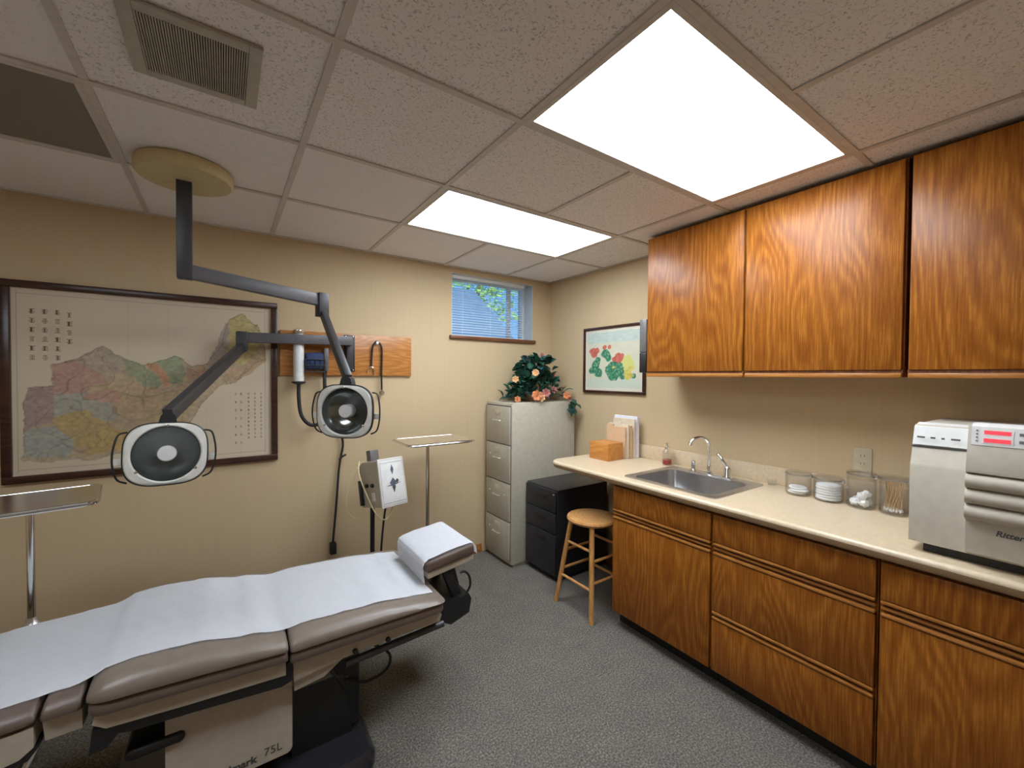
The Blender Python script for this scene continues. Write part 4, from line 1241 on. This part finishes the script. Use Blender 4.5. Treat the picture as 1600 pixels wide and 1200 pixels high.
# ================================================================== MAYO STANDS
def mayo(x0, x1, y0, y1, z, px, py, label, collar=None, rz=0.0):
    t = thing('instrument_stand', label, 'instrument stand', (px, py, 0), 'steel instrument stands by the back wall')
    cx, cy = (x0 + x1) / 2, (y0 + y1) / 2
    T_ = Matrix.Translation((cx, cy, 0)) @ Matrix.Rotation(rz, 4, 'Z') @ Matrix.Translation((-cx, -cy, 0))
    mb = MB(T_)
    mb.rings([rrect(x0, x1, y0, y1, .03, z - .001), rrect(x0, x1, y0, y1, .03, z), rrect(x0 + .014, x1 - .014, y0 + .014, y1 - .014, .028, z),
              rrect(x0 + .022, x1 - .022, y0 + .022, y1 - .022, .026, z - .018), rrect(x0 + .03, x1 - .03, y0 + .03, y1 - .03, .02, z - .020),
              rrect(x0 + .20, x1 - .20, y0 + .14, y1 - .14, .01, z - .020)])
    mb.rings([rrect(x0 + .001, x1 - .001, y0 + .001, y1 - .001, .03, z - .003), rrect(x0 + .013, x1 - .013, y0 + .013, y1 - .013, .028, z - .003),
              rrect(x0 + .020, x1 - .020, y0 + .020, y1 - .020, .026, z - .0215), rrect(x0 + .20, x1 - .20, y0 + .14, y1 - .14, .01, z - .022)])
    mb.obj('tray', TRAYM, t)
    lp_ = rrect(x0 - .004, x1 + .004, y0 - .004, y1 + .004, .03, z - .009)
    MB(T_).tube(lp_ + [lp_[0]], .0045, n=8, smooth=1).obj('tray_ring', CHROME, t)
    MB().tube([(px, py, z - .03), (px, py, z - .64)], .0125, n=16, smooth=1).tube([(cx - .12, cy, z - .027), (cx, cy, z - .030), (px, py, z - .032)], .007).obj('pole', CHROME, t)
    MB().cyl((px, py, .04), (px, py, z - .63), .0165, n=18).obj('lower_tube', STEEL, t)
    if collar:
        MB().lathe([(.0157, .05), (.022, .03), (.045, .004), (.045, 0), (.0157, 0)], (px, py, collar), 24).obj('collar', STEEL, t)
    MB().box(px - .19, px + .02, py - .012, py + .012, .03, .055, bev=.006).box(px + .0, px + .024, py - .20, py + .18, .03, .055, bev=.006).obj('base', STEEL, t)
    for q in ((px - .18, py), (px + .012, py - .19), (px + .012, py + .17)):
        MB().cyl((q[0], q[1] - .01, .0165), (q[0], q[1] + .01, .0165), .0165, n=16).obj('caster', RUBBER, t)
mayo(-1.658, -1.190, -0.635, -0.300, 1.100, -1.455, -0.440, 'steel instrument stand with empty tray beside the filing cabinet')
mayo(-3.500, -3.012, -1.070, -0.740, 1.075, -3.243, -0.700, 'steel instrument stand with empty tray at the left, below the map', collar=0.515, rz=math.radians(8))

# ================================================================== ELECTROSURGERY UNIT
es = thing('electrosurgical_unit', 'cream boxed electrosurgical unit with blue diamond emblem on a black stand', 'electrosurgical unit', (-1.86, -0.50, 0))
TE = Matrix.Translation((-1.765, -0.620, 0.885)) @ Matrix.Rotation(math.radians(14), 4, 'Z') @ Matrix.Rotation(math.radians(-12), 4, 'X')
# local: x right, y back, z up; front at y=0
MB(TE).box(-.085, .085, .0, .235, -.140, .140, bev=.006).obj('case', SHELL, es)
MB(TE).box(-.090, .090, -.012, .002, -.146, .146, bev=.005).obj('front_bezel', BEZEL, es)
MB(TE).box(-.076, .076, -.0145, -.0115, -.130, .130, bev=.001).obj('front_panel', WHITEP, es)
def dia(cx, cz, w, h, mbx):
    return mbx.prism([(cx - w, cz), (cx, cz + h), (cx + w, cz), (cx, cz - h)], -.0158, -.0144, 'xz')
e = MB(TE)
dia(0, .075, .010, .030, e); dia(.0, -.005, .024, .03, e)
e.prism([(-.05, -.02), (.0, -.013), (.055, -.008), (0, -.024)], -.0160, -.0146, 'xz')
e.obj('diamond_emblem', INKB, es)
e = MB(TE); dia(.002, -.03, .012, .035, e); dia(.028, .002, .012, .014, e); e.obj('emblem_mark', INK, es)
MB(TE).box(-.073, .073, -.0152, -.0143, .118, .120).box(-.073, .073, -.0152, -.0143, -.122, -.120).obj('rule_line', INK, es, smooth=0)
for yy in (.075, .140):
    MB(TE @ Matrix.Translation((-.085, yy, -.005))).lathe([(.012, 0), (.012, .012), (.009, .015), (0, .015)], n=18, axis=(-1, 0, 0)).obj('knob', BLACK, es)
MB(TE).box(-.090, -.0845, .060, .095, -.10, -.05, bev=.002).obj('switch', WHITEP, es)
MB(TE).box(-.103, -.0855, .195, .225, -.125, .03, bev=.004).obj('pencil_holder', BLACK, es)
MB(TE).box(-.04, .02, .15, .20, .141, .21, bev=.004).obj('bracket', GREYC, es)
MB().tube([(-1.885, -0.42, 0.985), (-1.93, -0.45, 0.95), (-1.995, -0.47, 0.80), (-1.985, -0.48, 0.69), (-1.93, -0.50, 0.65), (-1.875, -0.52, 0.68)], .0035).tube([(-1.915, -.45, 1.00), (-1.93, -.50, .93), (-1.90, -.58, .80), (-1.86, -.64, .70), (-1.80, -.62, .66), (-1.75, -.60, .72)], .004).obj('cream_cable', CREAM, es)
MB().cyl((-1.848, -0.50, .03), (-1.848, -0.50, .74), .014, n=14).obj('pole', BLACK, es)
MB().tube([(-1.775, -0.55, .745), (-1.79, -0.54, .62), (-1.80, -0.52, .42), (-1.80, -0.50, .2), (-1.79, -.46, .03)], .0065).obj('foot_cable', RUBBER, es)
bs = MB()
for k in range(5):
    a = 2 * PI * k / 5 + .3
    bs.bar((-1.848, -0.50, .05), (-1.848 + .14 * math.cos(a), -0.50 + .14 * math.sin(a), .04), .03, .02, bev=.004)
    bs.ball((-1.848 + .14 * math.cos(a), -0.50 + .14 * math.sin(a), .0185), .018)
bs.obj('base', BLACK, es)

# ================================================================== EXAM TABLE
et = thing('exam_table', 'taupe upholstered power procedure table with beige base panels', 'exam table', (-2.5, -1.15, 0))
TOP = [(-4.05, .565), (-3.6, .585), (-3.3, .598), (-3.1, .606), (-2.96, .612), (-2.90, .640), (-2.83, .646), (-2.70, .638), (-2.55, .612), (-2.43, .590), (-2.36, .596), (-2.25, .592), (-2.1, .588), (-1.95, .572), (-1.86, .560), (-1.80, .548)]
def zt_(x):
    for (a, h0), (b, h1) in zip(TOP, TOP[1:]):
        if x <= b:
            u = (x - a) / (b - a); u = u * u * (3 - 2 * u)
            return h0 + (h1 - h0) * u
    return TOP[-1][1]
def cushion(name, x0, x1, y0, y1, botf, mtl, e0=0.02, e1=0.02, nst=22, inset=.055, topf=None, tp=.02):
    topf = topf or zt_
    rs = []
    for i in range(nst + 1):
        u = 0.5 - 0.5 * math.cos(PI * i / nst)
        x = x0 + (x1 - x0) * u
        k = 1.0
        ins = 0.0
        for d, e in ((x - x0, e0), (x1 - x, e1)):
            if d < e:
                kk = math.sqrt(max(0.0, 1 - (1 - d / e) ** 2))
                k = min(k, kk); ins += (1 - kk) * e * .6
        zt0, zb = topf(x), botf(x)
        zm = zb + (zt0 - zb) * .4
        T_, B_ = zm + (zt0 - zm) * (.5 + .5 * k), zm - (zm - zb) * (.7 + .3 * k)
        ya, yb = y0 + ins, y1 - ins
        q = min(.045, (T_ - B_) * .62)
        half = [(0.05 + inset, T_), (inset, T_ - .02 * q), (inset * .55, T_ - .17 * q), (inset * .2, T_ - .48 * q), (0, T_ - q), (.002, B_ + .3 * (T_ - q - B_)), (tp, B_)]
        rs.append([(x, ya + a, z) for a, z in half] + [(x, yb - a, z) for a, z in half[::-1]])
    return MB().rings(rs).obj(name, mtl, et, smooth=60)
bb = lambda x: .500
sb_ = lambda x: .545 - .03 * (x + 2.94) / .52
cushion('back_cushion', -2.420, -1.808, -1.488, -0.812, lambda x: .541, LEATH, e0=.012, e1=.05)
cushion('back_cushion_side', -2.420, -1.815, -1.483, -0.817, bb, LEATHD, e0=.012, e1=.045, topf=lambda x: .5425, inset=.01, tp=.035)
cushion('seat_cushion', -2.942, -2.426, -1.492, -0.808, lambda x: sb_(x) + .038, LEATH, e0=.055, e1=.012)
cushion('seat_cushion_side', -2.938, -2.426, -1.487, -0.813, sb_, LEATHD, e0=.045, e1=.012, topf=lambda x: sb_(x) + .0395, inset=.01, tp=.03)
cushion('leg_cushion', -3.035, -2.952, -1.455, -0.845, lambda x: .560, LEATHD, e0=.01, e1=.01)
cushion('foot_cushion', -3.95, -3.045, -1.455, -0.845, lambda x: .565 - .05 * (-(x + 3.0)), LEATHD, e0=.02, e1=.01)
# shells under cushions
def shell(name, pts, y0, y1, m=SHELL, bev=True):
    mb = MB().prism(pts, y0, y1, 'xz')
    return mb.obj(name, m, et)
shell('back_shell', [(-2.408, .499), (-1.83, .499), (-1.818, .475), (-1.83, .450), (-2.03, .448), (-2.25, .438), (-2.405, .418)], -1.450, -0.850)
shell('back_shell_lower', [(-2.402, .4375), (-2.22, .4375), (-2.30, .385), (-2.402, .372)], -1.435, -0.865)
shell('seat_shell', [(-2.925, .538), (-2.432, .508), (-2.432, .460), (-2.70, .476), (-2.90, .492), (-2.930, .515)], -1.462, -0.838)
shell('leg_shell', [(-3.035, .558), (-2.955, .558), (-2.955, .500), (-3.03, .498)], -1.432, -0.868)
shell('foot_shell', [(-3.95, .505), (-3.048, .556), (-3.048, .500), (-3.075, .478), (-3.20, .452), (-3.95, .41)], -1.448, -0.852)
shell('foot_shell_trim', [(-3.95, .408), (-3.20, .450), (-3.08, .474), (-3.045, .500), (-3.038, .496), (-3.06, .466), (-3.20, .440), (-3.95, .398)], -1.447, -0.853, BLACK)
# black frame under seat
shell('seat_frame', [(-2.93, .500), (-2.88, .488), (-2.70, .474), (-2.44, .458), (-2.425, .500), (-2.410, .500), (-2.412, .430), (-2.445, .420), (-2.70, .444), (-2.845, .455), (-2.875, .462), (-2.90, .430), (-2.938, .425)], -1.458, -0.842, BLACK)
MB().box(-2.87, -2.72, -1.42, -1.30, .33, .365, bev=.015, seg=3).obj('lower_arm', BLACK, et)
# column panel
def rpoly(x0, x1, z0, z1, r):
    return [(p[0], p[1]) for p in rrect(x0, x1, z0, z1, r, 0)]
MB().prism(rpoly(-2.772, -2.405, .128, .440, .022), -1.405, -0.895, 'xz').obj('column_cover', SHELL, et)
MB().box(-2.74, -2.14, -1.33, -0.97, .06, .40, bev=.012).obj('lift_column', BLACK, et)
MB().prism([(-2.402, .06), (-2.18, .06), (-2.20, .22), (-2.27, .36), (-2.402, .38)], -1.36, -0.94, 'xz').obj('bellows', BLACK, et)
MB().rings([rrect(-2.95, -2.118, -1.52, -0.86, .06, .001), rrect(-2.95, -2.118, -1.52, -0.86, .06, .035), rrect(-2.94, -2.14, -1.50, -0.88, .055, .062)]).obj('base_plate', BLACKG, et)
for y in (-1.405, -.895):
    MB().cyl((-2.22, y * 1.0 + (-.02 if y < -1 else .02), .398), (-1.80, y + (-.02 if y < -1 else .02), .418), .0145, n=14).obj('back_rail', ARM, et)
for x in (-2.19, -2.06):
    MB().cyl((x, -1.462, .452), (x, -1.44, .452), .010, n=12).obj('knob', BLACK, et)
MB().tube([(-2.20, -1.36, .40), (-2.10, -1.37, .40), (-2.03, -1.38, .34), (-2.04, -1.37, .27), (-2.12, -1.35, .24), (-2.20, -1.33, .27)], .006).tube([(-2.28, -1.42, .42), (-2.26, -1.43, .37), (-2.22, -1.40, .33), (-2.20, -1.36, .30)], .006).obj('cable_loop', RUBBER, et)
MB().box(-2.40, -2.26, -1.42, -0.88, .36, .385, bev=.004).obj('mechanism', GREYC, et)
# lettering on the column
RT = Matrix(((1, 0, 0), (0, 0, -1), (0, 1, 0))).to_4x4()
text_mesh('Midmark', .036, INK, Matrix.Translation((-2.585, -1.4058, .158)) @ RT, 'lettering', et, bold=.0012)
text_mesh('75L', .040, INK, Matrix.Translation((-2.468, -1.4058, .166)) @ RT, 'lettering', et)
# headrest
TH = Matrix.Translation((-1.718, -1.165, .664)) @ Matrix.Rotation(math.radians(-8), 4, 'Y')
hr = MB(TH).box(-.132, .132, -.178, .178, -.030, .028, bev=.020, seg=4).obj('headrest_cushion', LEATHD, et)
MB(TH).box(-.125, .125, -.165, .165, -.062, -.028, bev=.008).obj('headrest_shell', SHELL, et)
for y in (-1.30, -1.06):
    MB().bar((-1.735, y, .61), (-1.665, y, .445), .03, .045, bev=.006).obj('headrest_arm', BLACK, et)
MB().bar((-1.675, -1.18, .625), (-1.63, -1.18, .46), .10, .030, bev=.006).obj('headrest_bracket', BLACKG, et)
MB().prism([(-1.80, .455), (-1.71, .450), (-1.625, .470), (-1.610, .440), (-1.622, .375), (-1.72, .345), (-1.82, .400)], -1.345, -0.955, 'xz').obj('headrest_mount', BLACK, et)
MB().tube([(-1.635, -1.33, .46), (-1.612, -1.335, .50), (-1.618, -1.335, .55), (-1.64, -1.33, .575), (-1.66, -1.32, .57)], .006).obj('adjustment_lever', BLACK, et)

# exam paper: long sheet lying on the cushions
def strip(name, xs, zf, y0, y1, m, label, cat, loc, ny=22, wr=.0012, th=.0012):
    bm = bmesh.new()
    V = []
    for x in xs:
        row = []
        for j in range(ny + 1):
            y = y0 + (y1 - y0) * j / ny
            row.append(bm.verts.new((x, y, zf(x) + .0032 + wr * (1 + noise.noise(Vector((x * 9, y * 5, 0)))) * .9 + wr * noise.noise(Vector((x * 26 + y * 12, y * 8, 3))))))
        V.append(row)
    for A, B in zip(V, V[1:]):
        for j in range(ny):
            bm.faces.new((A[j], A[j + 1], B[j + 1], B[j]))
    bmesh.ops.solidify(bm, geom=bm.faces[:], thickness=-th)
    mb = MB(); mb.bm.free(); mb.bm = bm
    return solo(mb, name, m, label, cat, loc, smooth=60)
def paper_z(x):
    return (zt_(x - .02) + zt_(x) + zt_(x + .02)) / 3 if -2.99 < x < -2.86 else max(zt_(x), .0)
xs = [-3.94 + i * (3.94 - 1.842) / 110 for i in range(111)]
strip('exam_paper', xs, lambda x: max(zt_(x), paper_z(x)) + .001, -1.405, -0.880, PAPER, 'long white paper sheet covering the exam table cushions', 'exam paper', (-2.6, -1.15, .60), wr=.0025)
# towel draped over the headrest
def towel():
    prof = [(-.140, -.075), (-.141, -.03), (-.138, .008), (-.128, .026), (-.11, .034), (-.04, .0355), (.04, .0355), (.11, .034), (.128, .026), (.138, .006), (.1395, -.02), (.1395, -.034)]
    P = []
    for (a, b), (c, d) in zip(prof, prof[1:]):
        for k in range(3):
            P.append((a + (c - a) * k / 3, b + (d - b) * k / 3))
    P.append(prof[-1])
    bm = bmesh.new(); V = []
    for i, (x, z) in enumerate(P):
        row = []
        for j in range(29):
            y = -.170 + .352 * j / 28
            w = .0022 * (1 + noise.noise(Vector((x * 30, y * 14, i * .05))))
            edge = i / (len(P) - 1)
            nx = w if .12 < edge < .88 else 0
            yy = y + (.006 * noise.noise(Vector((i * .3, y * 10, 5))))
            side = -1 if edge < .2 else (1 if edge > .8 else 0)
            row.append(bm.verts.new((x + side * w * 1.2, yy, z + nx)))
        V.append(row)
    for A, B in zip(V, V[1:]):
        for j in range(28):
            bm.faces.new((A[j], A[j + 1], B[j + 1], B[j]))
    bmesh.ops.solidify(bm, geom=bm.faces[:], thickness=.0015)
    bm.transform(TH)
    mb = MB(); mb.bm.free(); mb.bm = bm
    solo(mb, 'headrest_towel', TOWEL, 'white cloth draped over the raised headrest', 'towel', (-1.705, -1.165, .66), smooth=60)
towel()
